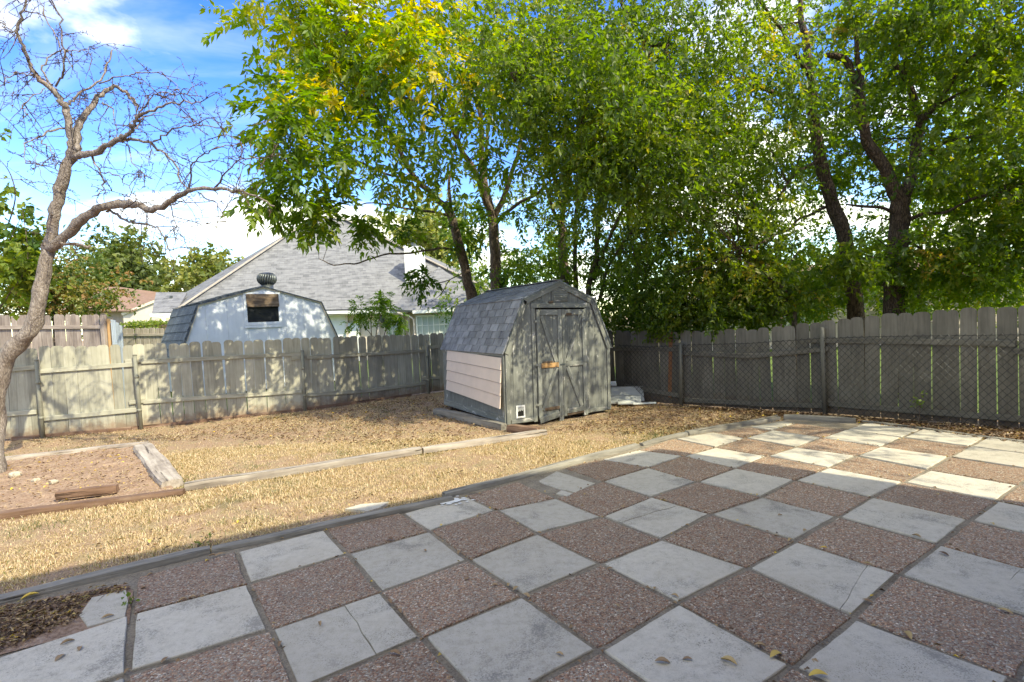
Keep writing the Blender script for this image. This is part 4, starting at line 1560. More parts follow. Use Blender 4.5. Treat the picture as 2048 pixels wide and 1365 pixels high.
# ------------------------------------------------------------------ the house beyond
hs_ = thing('house', AT(650, 650, 31).xy.to_3d(), 'long cream house with a big grey hipped roof and white chimney beyond the white shed', 'house')
E0, E1_ = AT(348, 626, 28), AT(1040, 611, 28)
R0, R1 = AT(632, 434, 36), AT(690, 440, 36)
B0, B1 = Vector((E0.x + 1, 46, E0.z)), Vector((E1_.x + 3, 46, E1_.z))


def slope(name, pts, mat, parent, thick=.12):
    return part(name, slab_from(pts, thick, name), mat, parent)


slope('roof_slope', [E0, E1_, R1, R0], M['roof_gray'], hs_)
slope('roof_slope', [E0, R0, AT(370, 586, 38)], M['roof_gray'], hs_)
slope('roof_slope', [E1_, B1, R1], M['roof_gray'], hs_)
slope('roof_slope', [R0, R1, B1, AT(400, 600, 46)], M['roof_gray'], hs_)
for a, b in ((E0, R0), (R0, R1), (R1, E1_)):
    a2, b2 = a + Vector((0, -.1, .05)), b + Vector((0, -.1, .05))
    beam('hip_cap', a2, b2, .26, .05, M['trim_cap'] if 'trim_cap' in M else M['pale_fence'], hs_)
V1, V2, V3, V4 = AT(778, 619, 27.9), AT(826, 621, 26.2), AT(878, 534, 30.5), AT(985, 611, 26.2)
slope('roof_slope', [V1, V2, V3], M['roof_gray'], hs_)
slope('roof_slope', [V2, V4, V3], M['roof_gray'], hs_)
w1 = [AT(312, 585, 33), AT(374, 585, 33), AT(352, 624, 28.4), AT(304, 626, 28.4)]
slope('roof_slope', w1, M['roof_gray'], hs_)
for x0, x1, y0, y1 in [(328, 331, 600, 607)]:
    q0, q1 = AT(330, 606, 31.5), AT(330, 597, 31.5)
    b = Bunch(); b.tube([q0, q1], [.08, .08], 8); part('roof_pipe', b.mesh('roof_pipe'), M['metal_dark'], hs_)
    q0, q1 = AT(342, 602, 31.5), AT(342, 592, 31.5)
    b = Bunch(); b.tube([q0, q1], [.08, .08], 8); part('roof_pipe', b.mesh('roof_pipe'), M['metal_dark'], hs_)
# eaves and walls
beam('gutter', AT(303, 627, 28) + Vector((0, -.08, -.10)), AT(815, 619.5, 28) + Vector((0, -.08, -.10)), .12, .16, M['white'], hs_)
beam('gutter', V2 + Vector((0, -.08, -.10)), V4 + Vector((0, -.08, -.10)), .12, .16, M['white'], hs_)
beam('soffit', E0 + Vector((.3, .3, -.24)), AT(815, 619.5, 28.3) + Vector((0, 0, -.24)), .6, .05, M['cream'], hs_)
wl0, wl1 = E0.x + .9, E1_.x
part('wall', mesh('wall', [(wl0, 28.7, 0), (wl1, 28.7, 0), (wl1, 28.9, 0), (wl0, 28.9, 0), (wl0, 28.7, 2.8), (wl1, 28.7, 2.6), (wl1, 28.9, 2.6), (wl0, 28.9, 2.8)], BOXF), M['cream'], hs_)
part('wall', mesh('wall', [(V2.x + .3, 26.8, 0), (V4.x, 26.8, 0), (V4.x, 28.7, 0), (V2.x + .3, 28.7, 0), (V2.x + .3, 26.8, V2.z - .1), (V4.x, 26.8, V4.z - .1), (V4.x, 28.7, V4.z - .1), (V2.x + .3, 28.7, V2.z - .1)], BOXF), M['cream'], hs_)
for x in (319, 335):
    q = AT(x, 640, 28.3)
    beam('porch_post', (q.x, q.y, 0), (q.x, q.y, 2.85), .14, .14, M['cream'], hs_, up=(0, 1, 0))


def hwin(name, px0, py0, px1, py1, depth, cols, rows, mat, parent, fmat=None):
    a, b = AT(px0, py1, depth), AT(px1, py0, depth)
    fw = .07
    bb = Bunch()
    for p0, p1, up in [((a.x, depth, b.z), (b.x, depth, b.z), (0, 0, 1)), ((a.x, depth, a.z), (b.x, depth, a.z), (0, 0, 1)), ((a.x, depth, a.z), (a.x, depth, b.z), (1, 0, 0)), ((b.x, depth, a.z), (b.x, depth, b.z), (1, 0, 0))]:
        bb.bar(p0, p1, .08, fw, up)
    for k in range(1, cols):
        x = a.x + (b.x - a.x) * k / cols
        bb.bar((x, depth, a.z), (x, depth, b.z), .05, .03 if k != cols // 2 else .05, (1, 0, 0))
    for k in range(1, rows):
        z = a.z + (b.z - a.z) * k / rows
        bb.bar((a.x, depth, z), (b.x, depth, z), .05, .03)
    f = part(name, bb.mesh(name), fmat or M['white'], parent)
    part('pane', mesh('pane', [(a.x, depth + .012, a.z), (b.x, depth + .012, a.z), (b.x, depth + .03, a.z), (a.x, depth + .03, a.z), (a.x, depth + .012, b.z), (b.x, depth + .012, b.z), (b.x, depth + .03, b.z), (a.x, depth + .03, b.z)], BOXF), mat, f)
    return f


hwin('window', 836, 630, 900, 690, 26.72, 6, 3, M['blind'], hs_)
hwin('window', 777, 634, 800, 676, 28.6, 3, 3, M['blind'], hs_)
hwin('garage_door', 658, 628, 692, 690, 28.6, 1, 4, M['white'], hs_)
q0, q1 = AT(696, 690, 28.55), AT(718, 646, 28.55)
part('white_panel', mesh('white_panel', [(q0.x, 28.5, 0), (q1.x, 28.5, 0), (q1.x, 28.6, 0), (q0.x, 28.6, 0), (q0.x, 28.5, q1.z), (q1.x, 28.5, q1.z), (q1.x, 28.6, q1.z), (q0.x, 28.6, q1.z)], BOXF), M['white'], hs_)
for x in (694, 757, 770, 806, 818):
    q = AT(x, 650, 28.5)
    beam('trim_board', (q.x, q.y, 0), (q.x, q.y, 2.6), .12, .10, M['cream2'], hs_, up=(0, 1, 0))
q = AT(828, 640, 26.7)
bu = Bunch()
bu.tube([(q.x, q.y, 0), (q.x, q.y, 2.1), (q.x - .25, q.y + .1, 2.3), (q.x - .9, q.y + .3, 2.5)], [.05] * 4, 8)
part('downpipe', bu.mesh('downpipe'), M['cream2'], hs_)
q = AT(764.5, 638, 28.3)
bu = Bunch()
bu.tube([(q.x, q.y, q.z - .22), (q.x, q.y, q.z - .15), (q.x, q.y, q.z + .10), (q.x, q.y, q.z + .2), (q.x, q.y, q.z + .27)], [.06, .13, .17, .13, .03], 6)
part('lantern', bu.mesh('lantern'), M['metal_dark'], hs_)
# chimney and roof vent
a, b = AT(810, 541, 29.8), AT(842, 492, 29.8)
ch = part('chimney', mesh('chimney', [(a.x, 29.8, a.z - 1.2), (b.x, 29.8, a.z - 1.2), (b.x, 31, a.z - 1.2), (a.x, 31, a.z - 1.2), (a.x, 29.8, b.z), (b.x, 29.8, b.z), (b.x, 31, b.z), (a.x, 31, b.z)], BOXF), M['white'], hs_)
bu = Bunch()
bu.tube([((a.x + b.x) / 2, 30.3, b.z), ((a.x + b.x) / 2, 30.3, b.z + .3), ((a.x + b.x) / 2, 30.3, b.z + .32), ((a.x + b.x) / 2, 30.3, b.z + .42)], [.16, .16, .26, .2], 10)
part('flue_cap', bu.mesh('flue_cap'), M['metal_dark'], ch)
q = AT(712, 478, 34.5)
bu = Bunch()
bu.tube([(q.x, q.y, q.z - .3), (q.x, q.y, q.z), (q.x, q.y, q.z + .02), (q.x, q.y, q.z + .18), (q.x, q.y, q.z + .3)], [.2, .2, .3, .32, .08], 12)
part('roof_vent', bu.mesh('roof_vent', True), M['metal_dark'], hs_)

# brown roofed house far left
hb = thing('house', AT(220, 640, 48).xy.to_3d(), 'distant house with a brown hipped roof and pale pink gable', 'house')
ra, rb = AT(214, 574, 52), AT(236, 574, 52)
ea, eb, ec = AT(120, 620, 46), AT(262, 622, 46), AT(312, 600, 47)
slope('roof_slope', [ea, eb, rb, ra], M['roof_brown'], hb)
slope('roof_slope', [eb, ec, Vector((ec.x + 2, 56, ec.z)), rb], M['roof_brown'], hb)
slope('roof_slope', [ra, rb, Vector((rb.x + 8, 60, ea.z)), Vector((ra.x - 8, 60, ea.z))], M['roof_brown'], hb)
w0 = AT(240, 650, 46.4)
gtop = AT(311, 604, 46.4)
gmid = AT(246, 629, 46.4)
part('gable_wall', mesh('gable_wall', [(gmid.x, 46.4, 0), (gtop.x, 46.4, 0), (gtop.x, 46.4, gtop.z), (gmid.x, 46.4, gmid.z), (gmid.x, 46.8, 0), (gtop.x, 46.8, 0), (gtop.x, 46.8, gtop.z), (gmid.x, 46.8, gmid.z)],
                               [(0, 1, 2, 3), (7, 6, 5, 4), (0, 4, 5, 1), (1, 5, 6, 2), (2, 6, 7, 3), (3, 7, 4, 0)]), M['cream2'], hb)
beam('barge_board', AT(244, 629, 46.3), AT(312, 602, 46.3), .12, .22, M['cream'], hb)
part('wall', mesh('wall', [(ea.x + 1, 47, 0), (eb.x, 47, 0), (eb.x, 47.2, 0), (ea.x + 1, 47.2, 0), (ea.x + 1, 47, ea.z), (eb.x, 47, eb.z), (eb.x, 47.2, eb.z), (ea.x + 1, 47.2, ea.z)], BOXF), M['brick'], hb)

# brick house behind the right hand trees
hr = thing('house', Vector((17, 24, 0)), 'pale brick house half hidden behind the trees on the right', 'house')
part('wall', mesh('wall', [(9, 24, 0), (30, 20, 0), (31, 24, 0), (10, 28, 0), (9, 24, 3), (30, 20, 3), (31, 24, 3), (10, 28, 3)], BOXF), M['cream2'], hr)
slope('roof_slope', [Vector((8.3, 23.6, 2.9)), Vector((31, 19.3, 2.9)), Vector((30, 25, 4.0)), Vector((12, 28, 4.0))], M['roof_brown'], hr)
for x0 in (12.0, 16.5, 22.0):
    y0 = 24 - (x0 - 9) * 4 / 21 - .08
    bb = Bunch()
    for p0, p1, up in [((x0, y0, 2.2), (x0 + 1.2, y0 - .23, 2.2), (0, 0, 1)), ((x0, y0, .9), (x0 + 1.2, y0 - .23, .9), (0, 0, 1)), ((x0, y0, .9), (x0, y0, 2.2), (1, 0, 0)), ((x0 + 1.2, y0 - .23, .9), (x0 + 1.2, y0 - .23, 2.2), (1, 0, 0))]:
        bb.bar(p0, p1, .08, .08, up)
    f = part('window', bb.mesh('window'), M['white'], hr)
    part('pane', mesh('pane', [(x0, y0 + .03, .9), (x0 + 1.2, y0 - .2, .9), (x0 + 1.2, y0 - .2, 2.2), (x0, y0 + .03, 2.2)], [(0, 1, 2, 3)]), M['blind'], f)

# the two storey house that throws its shade over the patio (behind the camera)
oh = thing('own_house', Vector((1.5, -5, 0)), 'two storey brick house standing behind the patio', 'house')
C0 = Vector((6.88, 3.28, 0))
d1, d2 = Vector((-.897, -.442, 0)).normalized(), Vector((.722, -.69, 0)).normalized()
c4 = [C0, C0 + d1 * 15, C0 + d1 * 15 + d2 * 11, C0 + d2 * 11]
cen = sum(c4, Vector()) / 4
part('eave', slab_from([p + Vector((0, 0, 5.6)) for p in c4], .18, 'eave'), M['trimwhite'], oh)
iw = [p + (cen - p).normalized() * .8 for p in c4]
V = [p.copy() for p in iw] + [p + Vector((0, 0, 5.42)) for p in iw]
part('wall', mesh('wall', V, BOXF), M['brick'], oh)
rg = [cen + d1 * 3 + Vector((0, 0, 8.0)), cen - d1 * 3 + Vector((0, 0, 8.0))]
ce = [p + Vector((0, 0, 5.61)) for p in c4]
V = ce + rg
part('roof', mesh('roof', V, [(0, 1, 4, 5), (1, 2, 4), (2, 3, 5, 4), (3, 0, 5)]), M['roof_gray'], oh)


# ------------------------------------------------------------------ leaves
def unit(a):
    return a / np.maximum(np.linalg.norm(a, axis=-1, keepdims=True), 1e-9)


def leaves_arrays(base, d, nrm, size, ratio, fold=0.18):
    """Pointed folded leaves: base point, direction, facing, length, width ratio."""
    side = unit(np.cross(d, nrm))
    n2 = unit(np.cross(side, d))
    L_ = size[:, None]
    w = L_ * ratio
    mid = base + d * L_ * 0.42
    a = mid + side * w * 0.5 + n2 * w * fold
    b = mid - side * w * 0.5 + n2 * w * fold
    tip = base + d * L_ - n2 * L_ * 0.10
    n = len(base)
    V = np.stack([base, a, tip, b], 1).reshape(-1, 3)
    i = np.arange(n)[:, None] * 4
    T = np.concatenate([np.hstack([i, i + 1, i + 2]), np.hstack([i, i + 2, i + 3])], 1).reshape(-1, 3)
    return V, T


def ball(n):
    return unit(rng.normal(size=(n, 3)))


def pinnate(P, out, tint, pairs=5, length=(0.26, 0.44), leaf=(0.11, 0.21), ratio=0.42):
    """Compound leaves: arrays of leaflets for rachises at P heading out (and drooping)."""
    n = len(P)
    L_ = rng.uniform(*length, n)
    r = unit(out + np.array([0, 0, -0.22]))
    up = unit(np.array([0, 0, 1.0]) + rng.normal(size=(n, 3)) * 0.35)
    side = unit(np.cross(r, up))
    B, D, N_, SZ, TN = [], [], [], [], []
    for k in range(pairs):
        t = 0.25 + 0.75 * k / (pairs - 1)
        c = P + r * (L_ * t)[:, None] + np.array([0, 0, -1.0]) * (L_ * 0.25 * t * t)[:, None]
        for s_ in (-1, 1):
            B.append(c)
            D.append(unit(r * 0.55 + side * s_ * 0.8 + np.array([0, 0, -0.28]) + rng.normal(size=(n, 3)) * 0.26))
            N_.append(unit(up + rng.normal(size=(n, 3)) * 0.35))
            SZ.append(rng.uniform(*leaf, n))
            TN.append(np.clip(tint + rng.normal(size=n) * 0.06, 0, 1))
    B.append(P + r * L_[:, None] + np.array([0, 0, -0.35]) * L_[:, None])
    D.append(unit(r + np.array([0, 0, -0.6]) + rng.normal(size=(n, 3)) * 0.15))
    N_.append(up)
    SZ.append(rng.uniform(*leaf, n))
    TN.append(tint)
    return leaves_arrays(np.concatenate(B), np.concatenate(D), np.concatenate(N_), np.concatenate(SZ), ratio), np.repeat(np.concatenate(TN), 2)


def shoots(P, out, tint, k=12, length=(0.22, 0.42), leaf=(0.05, 0.085), ratio=0.5, droop=0.55):
    """Twigs set with small alternate leaves."""
    n = len(P)
    L_ = rng.uniform(*length, n)
    r = unit(out + np.array([0, 0, -droop]) + rng.normal(size=(n, 3)) * 0.35)
    B, D, N_, SZ, TN = [], [], [], [], []
    for j in range(k):
        t = (j + 0.5) / k
        c = P + r * (L_ * t)[:, None] + rng.normal(size=(n, 3)) * 0.02
        B.append(c)
        D.append(unit(r * 0.5 + rng.normal(size=(n, 3)) * 0.75 + np.array([0, 0, -0.35])))
        N_.append(unit(np.array([0, 0, 0.8]) + rng.normal(size=(n, 3)) * 0.7))
        SZ.append(rng.uniform(*leaf, n))
        TN.append(np.clip(tint + rng.normal(size=n) * 0.09, 0, 1))
    return leaves_arrays(np.concatenate(B), np.concatenate(D), np.concatenate(N_), np.concatenate(SZ), ratio), np.repeat(np.concatenate(TN), 2)


def blob(px, py, depth, rpx, rpy, rdepth, n, clump=14, spread=0.33):
    """Places for leaf sprays in one bough of a crown: clustered points in an ellipsoid, and their outward directions."""
    c = AT(px, py, depth)
    k = depth / FPX
    R = np.array([rpx * k, rdepth, rpy * k])
    m = max(2, n // clump)
    q = unit(rng.normal(size=(m, 3))) * (rng.random((m, 1)) ** 0.40)
    C_ = np.array(c) + q * R
    P = np.repeat(C_, clump, 0) + rng.normal(size=(m * clump, 3)) * spread * min(1, R.min())
    out = unit(np.repeat(q * R, clump, 0) * 0.6 + (P - np.repeat(C_, clump, 0)) * 2.2 + rng.normal(size=(m * clump, 3)) * 0.25)
    return P, out, C_


def crown(name, root, blobs, mat, fn, tint_mean=0.4, tint_sd=0.16, top_sun_tint=0.0, min_z=0.15, more=1.0, **kw):
    Ps, Os, Cs, Ts = [], [], [], []
    for b in blobs:
        P, O, C_ = blob(*b[:6], int(b[6] * more), **(b[7] if len(b) > 7 else {}))
        Ps.append(P); Os.append(O); Cs.append(C_)
        ct = np.repeat(rng.normal(size=len(C_)) * tint_sd, len(P) // len(C_))
        Ts.append(np.clip(tint_mean + ct + rng.normal(size=len(P)) * 0.08, 0, 1))
    P, O, T_, C_ = np.concatenate(Ps), np.concatenate(Os), np.concatenate(Ts), np.concatenate(Cs)
    if top_sun_tint:
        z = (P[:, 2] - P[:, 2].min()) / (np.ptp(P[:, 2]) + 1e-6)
        T_ = np.clip(T_ + top_sun_tint * (z - 0.5), 0, 1)  # yellower towards the crown top: sunlight put into the leaf tint
    keep = P[:, 2] > min_z
    P, O, T_ = P[keep], O[keep], T_[keep]
    (V, T), tn = fn(P, O, T_, **kw)
    o = part(name, tri_mesh(name, V, T, tn), mat, root, kind='stuff')
    return o, C_


SKEL = []


class Tree:
    def __init__(self, name, label, base_px, depth, bark_mat, cat='tree', group=None):
        self.depth = depth
        b = AT(base_px[0], base_px[1], depth)
        self.root = thing(name, Vector((b.x, b.y, 0)), label, cat, group)
        self.bark = bark_mat
        self.pts = []
        self.ends = []

    def limb(self, pts, r0, r1, name='limb', d0=None, d1=None, gnarl=0.25, n=8, sub=4, parent=None, wob=0.02, power=0.8, kink=0.0):
        """A limb along photo pixels, its depth running from d0 to d1."""
        d0 = self.depth if d0 is None else d0
        d1 = d0 if d1 is None else d1
        P = []
        k = len(pts)
        for i, p in enumerate(pts):
            if isinstance(p, Vector):
                P.append(p)
            else:
                t = i / max(1, k - 1)
                P.append(AT(p[0], p[1], d0 + (d1 - d0) * t))
        # smooth curve through the points
        Q = []
        for i in range(k - 1):
            a, b, c, d = P[max(i - 1, 0)], P[i], P[i + 1], P[min(i + 2, k - 1)]
            for j in range(sub):
                t = j / sub
                Q.append(0.5 * ((2 * b) + (c - a) * t + (2 * a - 5 * b + 4 * c - d) * t * t + (3 * b - a - 3 * c + d) * t ** 3))
        Q.append(P[-1])
        R = [r1 + (r0 - r1) * (1 - i / (len(Q) - 1)) ** power for i in range(len(Q))]
        sd = random.random() * 50
        Q = [q + Vector((mnoise.noise(q * 2 + Vector((sd, 0, 0))), mnoise.noise(q * 2 + Vector((0, sd, 0))), mnoise.noise(q * 2 + Vector((0, 0, sd))))) * wob if 0 < i else q for i, q in enumerate(Q)]
        if kink:
            Q = [q + Vector(rng.normal(size=3)) * kink if 0 < i < len(Q) - 1 else q for i, q in enumerate(Q)]
        bu = Bunch()
        bu.tube(Q, R, n, gnarl, sd)
        o = part(name, bu.mesh(name, True), self.bark, parent or self.root)
        self.pts += [(q, r) for q, r in zip(Q, R)]
        return o, Q, R

    def reach(self, C_, frac=0.6, r=0.011, max_n=140, name='branches', maxlen=3.5):
        """Thin boughs from the nearest limb to the leaf clusters."""
        pts = np.array([tuple(p) for p, _ in self.pts])
        rad = np.array([q for _, q in self.pts])
        bu = Bunch()
        idx = rng.permutation(len(C_))[:int(min(max_n, len(C_) * frac))]
        for i in idx:
            c = C_[i]
            dd = np.linalg.norm(pts - c, axis=1) + np.where(pts[:, 2] > c[2] + .3, 0.6, 0)
            j = int(dd.argmin())
            if dd[j] < 0.15 or dd[j] > maxlen:
                continue
            a, b = Vector(pts[j]), Vector(c)
            L_ = (b - a).length
            m1 = a.lerp(b, .35) + Vector(rng.normal(size=3) * .06 * L_) + Vector((0, 0, .10 * L_))
            m2 = a.lerp(b, .7) + Vector(rng.normal(size=3) * .06 * L_) + Vector((0, 0, .07 * L_))
            rr = min(rad[j] * .7, r * (0.7 + 0.35 * L_))
            bu.tube([a, m1, m2, b], [rr, rr * .75, rr * .5, .003], 5)
        if bu.V:
            part(name, bu.mesh(name, True), self.bark, self.root, kind='stuff')


# ------------------------------------------------------------------ the bare tree on the left
T = Tree('bare_tree', 'leaning bare tree with grey bark and thorny twigs at the left edge', (-14, 940), 7.9, M['bark_gray'])
T.root.location = G(-14, 950)
WORLD_OF[T.root.name] = Matrix.Translation(G(-14, 950))
bx = G(-14, 950)
trunk, Q0, R0_ = T.limb([Vector((bx.x - .02, bx.y, -.1)), (-14, 860), (-10, 790), (4, 735), (32, 692), (62, 658), (76, 610), (84, 560), (93, 520), (98, 490)], .135, .08, 'trunk', 7.9, 7.9, .32, 14, 6, wob=.012, power=1.0)
LB = [
    ('a', [(97, 505), (107, 440), (118, 390), (134, 335), (147, 300)], .094, .072, 7.9, 7.8),
    ('a1', [(145, 306), (140, 270), (133, 225), (122, 200), (100, 175), (76, 155), (62, 135), (50, 100), (37, 66), (45, 30), (53, -6)], .062, .012, 7.8, 7.2),
    ('a2', [(148, 302), (160, 250), (175, 225), (195, 197), (215, 180), (240, 178), (265, 198), (278, 215)], .07, .012, 7.8, 8.3),
    ('b', [(148, 313), (190, 305), (225, 286), (250, 274), (267, 258), (275, 235), (300, 222), (345, 210), (402, 204)], .06, .007, 7.8, 7.0),
    ('c', [(97, 500), (130, 474), (165, 440), (205, 415), (238, 408), (270, 407), (305, 420), (345, 400), (375, 382), (420, 377), (460, 381), (500, 390), (548, 412)], .098, .009, 7.9, 6.9),
    ('a3', [(37, 68), (20, 60), (-4, 42)], .013, .006, 7.3, 7.2),
    ('a4', [(100, 174), (88, 140), (100, 112), (128, 100), (165, 104), (185, 98)], .018, .005, 7.6, 7.9),
    ('a5', [(112, 172), (125, 150), (128, 100), (120, 50), (104, 4), (95, -15)], .020, .006, 7.6, 7.0),
    ('a6', [(136, 208), (152, 190), (197, 168), (215, 130), (226, 98)], .026, .008, 7.7, 8.0),
    ('a7', [(62, 150), (35, 142), (8, 160), (0, 178)], .013, .004, 7.4, 7.1),
    ('a8', [(90, 178), (60, 195), (42, 215), (55, 232)], .011, .004, 7.5, 7.2),
    ('a9', [(198, 168), (250, 150), (280, 146), (320, 148), (355, 172), (362, 180)], .014, .003, 7.9, 7.4),
    ('a10', [(120, 95), (92, 35), (75, 0)], .012, .005, 7.3, 7.6), ('a11', [(128, 100), (150, 140), (160, 170)], .01, .003, 7.3, 7.6),
    ('b1', [(235, 280), (262, 278), (290, 283), (320, 300), (345, 325), (365, 365), (380, 381)], .030, .008, 7.6, 7.2),
    ('b2', [(306, 284), (330, 268), (370, 252), (420, 252), (452, 265), (482, 290)], .016, .004, 7.4, 6.8),
    ('b3', [(180, 308), (200, 345), (204, 380), (186, 398)], .020, .005, 7.8, 7.4),
    ('b4', [(268, 258), (290, 236), (320, 225), (372, 238), (420, 245)], .014, .003, 7.5, 7.9),
    ('b5', [(200, 345), (235, 352), (262, 378), (275, 400)], .011, .004, 7.6, 7.3),
    ('b6', [(252, 290), (265, 325), (290, 348), (310, 358)], .010, .003, 7.6, 7.2),
    ('b7', [(275, 235), (300, 195), (330, 183), (380, 190), (412, 196)], .013, .003, 7.5, 7.1),
    ('b8', [(205, 205), (228, 222), (232, 250)], .012, .004, 7.9, 7.6), ('b9', [(260, 200), (275, 218), (262, 245), (258, 268)], .010, .004, 8.1, 7.7),
    ('c1', [(213, 424), (250, 440), (282, 451), (315, 455), (330, 480), (341, 505)], .026, .004, 7.7, 7.3),
    ('c2', [(376, 382), (380, 345), (396, 315), (430, 296), (484, 290), (520, 300)], .018, .003, 7.4, 7.0),
    ('c3', [(430, 376), (450, 346), (485, 320), (520, 315), (548, 322)], .018, .003, 7.3, 6.8),
    ('c4', [(340, 404), (346, 440), (356, 470), (350, 500)], .010, .003, 7.5, 7.2),
    ('c5', [(396, 386), (430, 408), (450, 440), (442, 455)], .011, .003, 7.3, 7.0),
    ('c6', [(470, 383), (478, 350), (490, 330)], .008, .003, 7.1, 7.0), ('c7', [(300, 420), (270, 396), (205, 380)], .010, .004, 7.6, 7.7),
    ('l1', [(137, 255), (100, 265), (75, 278), (48, 293), (52, 325)], .022, .004, 7.8, 7.2),
    ('l2', [(85, 282), (90, 292), (108, 312)], .012, .004, 7.6, 7.3), ('l3', [(-8, 354), (60, 360), (108, 368)], .008, .003, 7.4, 7.7),
    ('l4', [(62, 290), (75, 325), (85, 365)], .008, .003, 7.4, 7.3), ('l5', [(98, 300), (112, 335), (116, 345)], .007, .003, 7.4, 7.3),
    ('s', [(120, 486), (150, 490), (180, 492)], .03, .018, 7.8, 7.6),
]
seg = []
for nm, pts, r0, r1, da, db in LB:
    o, Q, R = T.limb(pts, r0 * .76, r1, 'limb', da, db, .45, 9 if r0 > .03 else 6, 5, wob=.035 if r0 < .03 else .016, power=1.0, kink=.012)
    seg.append((Q, R, r0))
# twigs with their short spurs
bu = Bunch()


def twig(p, d, ln, r, depth=0):
    P = [p]
    n = 5
    for k in range(n):
        d = (d + Vector(rng.normal(size=3)) * .16 + Vector((0, 0, -.07))).normalized()
        P.append(P[-1] + d * ln / n)
    bu.tube(P, [r * (1 - .75 * i / n) for i in range(n + 1)], 4)
    for k in range(1, n + 1):
        if random.random() < .75:
            sdir = (d * .4 + Vector(rng.normal(size=3))).normalized()
            sl_ = random.uniform(.015, .05)
            bu.tube([P[k], P[k] + sdir * sl_], [.0045, .0035], 3)
        if depth < 1 and random.random() < .42:
            sdir = (d * .8 + Vector(rng.normal(size=3)) * .8).normalized()
            twig(P[k], sdir, ln * random.uniform(.3, .65), r * .6, depth + 1)


for Q, R, r0 in seg:
    if r0 > .09:
        dens = .35
    else:
        dens = .42
    for k in range(2, len(Q)):
        if random.random() < dens:
            d = (Q[k] - Q[k - 1]).normalized()
            dd = (d * .5 + Vector(rng.normal(size=3)) * .8).normalized()
            if R[k] < .05 or random.random() < .3:
                twig(Q[k], dd, random.uniform(.15, .65), random.uniform(.005, .0085))
part('twigs', bu.mesh('twigs'), M['bark_brown'], T.root, kind='stuff')

# leafy vine shrub with big lime leaves at the left edge
vt = Tree('leafy_vine', 'lime green broad leaved vine hanging in front of the bare trunk at the left edge', (-30, 700), 8.6, M['bark_mid'], 'vine')
for pts in ([(-30, 690), (-10, 560), (20, 480), (40, 440)], [(-20, 640), (20, 590), (55, 520), (45, 420)], [(-60, 420), (-30, 330), (0, 275), (18, 268)], [(10, 470), (30, 400), (22, 350), (0, 320)]):
    vt.limb(pts, .012, .004, 'stem', 8.6, 8.4, n=5)
crown('foliage', vt.root, [(10, 505, 8.6, 75, 55, .35, 150), (25, 450, 8.6, 50, 40, .3, 60), (0, 560, 8.6, 60, 40, .3, 90), (-10, 285, 8.4, 26, 22, .2, 26), (-25, 400, 8.5, 26, 40, .2, 30)], M['leaf_lime'], shoots, .5, .2, k=5, length=(.15, .3), leaf=(.08, .14), ratio=.8)

# ------------------------------------------------------------------ the pair of trees over the fence, behind the shed
TA = Tree('pinnate_tree', 'taller forked tree with long pinnate leaves directly above the shed', (994, 640), 13.6, M['bark_mid'], group='pinnate leaved trees behind the shed')
q = AT(998, 640, 14.2)
TA.root.location = (q.x, q.y, 0)
WORLD_OF[TA.root.name] = Matrix.Translation((q.x, q.y, 0))
TA.limb([Vector((q.x, q.y, -.1)), (994, 600), (992, 540), (989, 480), (986, 432)], .17, .125, 'trunk', 14.2, 14.0, n=12)
for pts, r0, r1, da, db in [([(986, 436), (968, 392), (958, 355), (930, 312), (914, 278), (893, 238), (860, 212), (776, 190)], .10, .018, 14.0, 11.5),
                            ([(984, 430), (965, 340), (962, 256), (955, 165), (962, 90), (975, 10)], .09, .02, 14.0, 13.5),
                            ([(968, 390), (978, 230), (988, 130), (994, 0)], .05, .015, 13.9, 14.5),
                            ([(990, 434), (1010, 392), (1022, 352), (1045, 270), (1060, 180)], .085, .02, 14.0, 13.0),
                            ([(994, 440), (1030, 412), (1075, 385), (1105, 362), (1150, 320)], .05, .012, 14.0, 12.0),
                            ([(914, 280), (930, 215), (945, 160), (960, 100)], .045, .012, 12.8, 12.2),
                            ([(893, 240), (868, 160), (850, 70)], .035, .01, 12.2, 11.5)]:
    TA.limb(pts, r0, r1, 'limb', da, db, n=8, wob=.05)
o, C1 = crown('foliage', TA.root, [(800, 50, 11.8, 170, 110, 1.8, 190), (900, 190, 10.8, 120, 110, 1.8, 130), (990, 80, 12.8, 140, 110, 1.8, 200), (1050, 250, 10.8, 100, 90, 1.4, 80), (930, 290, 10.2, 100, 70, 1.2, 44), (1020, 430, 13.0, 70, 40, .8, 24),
                                   (930, 400, 14.6, 60, 50, .6, 22), (880, -80, 11.5, 260, 100, 2.0, 160), (1060, 520, 13.8, 90, 40, .9, 50), (880, 110, 10.0, 120, 70, 1.0, 70)], M['leaf_y'], pinnate, .55, .18, top_sun_tint=.6, more=1.3)
TA.reach(C1, .7, .012, 120)

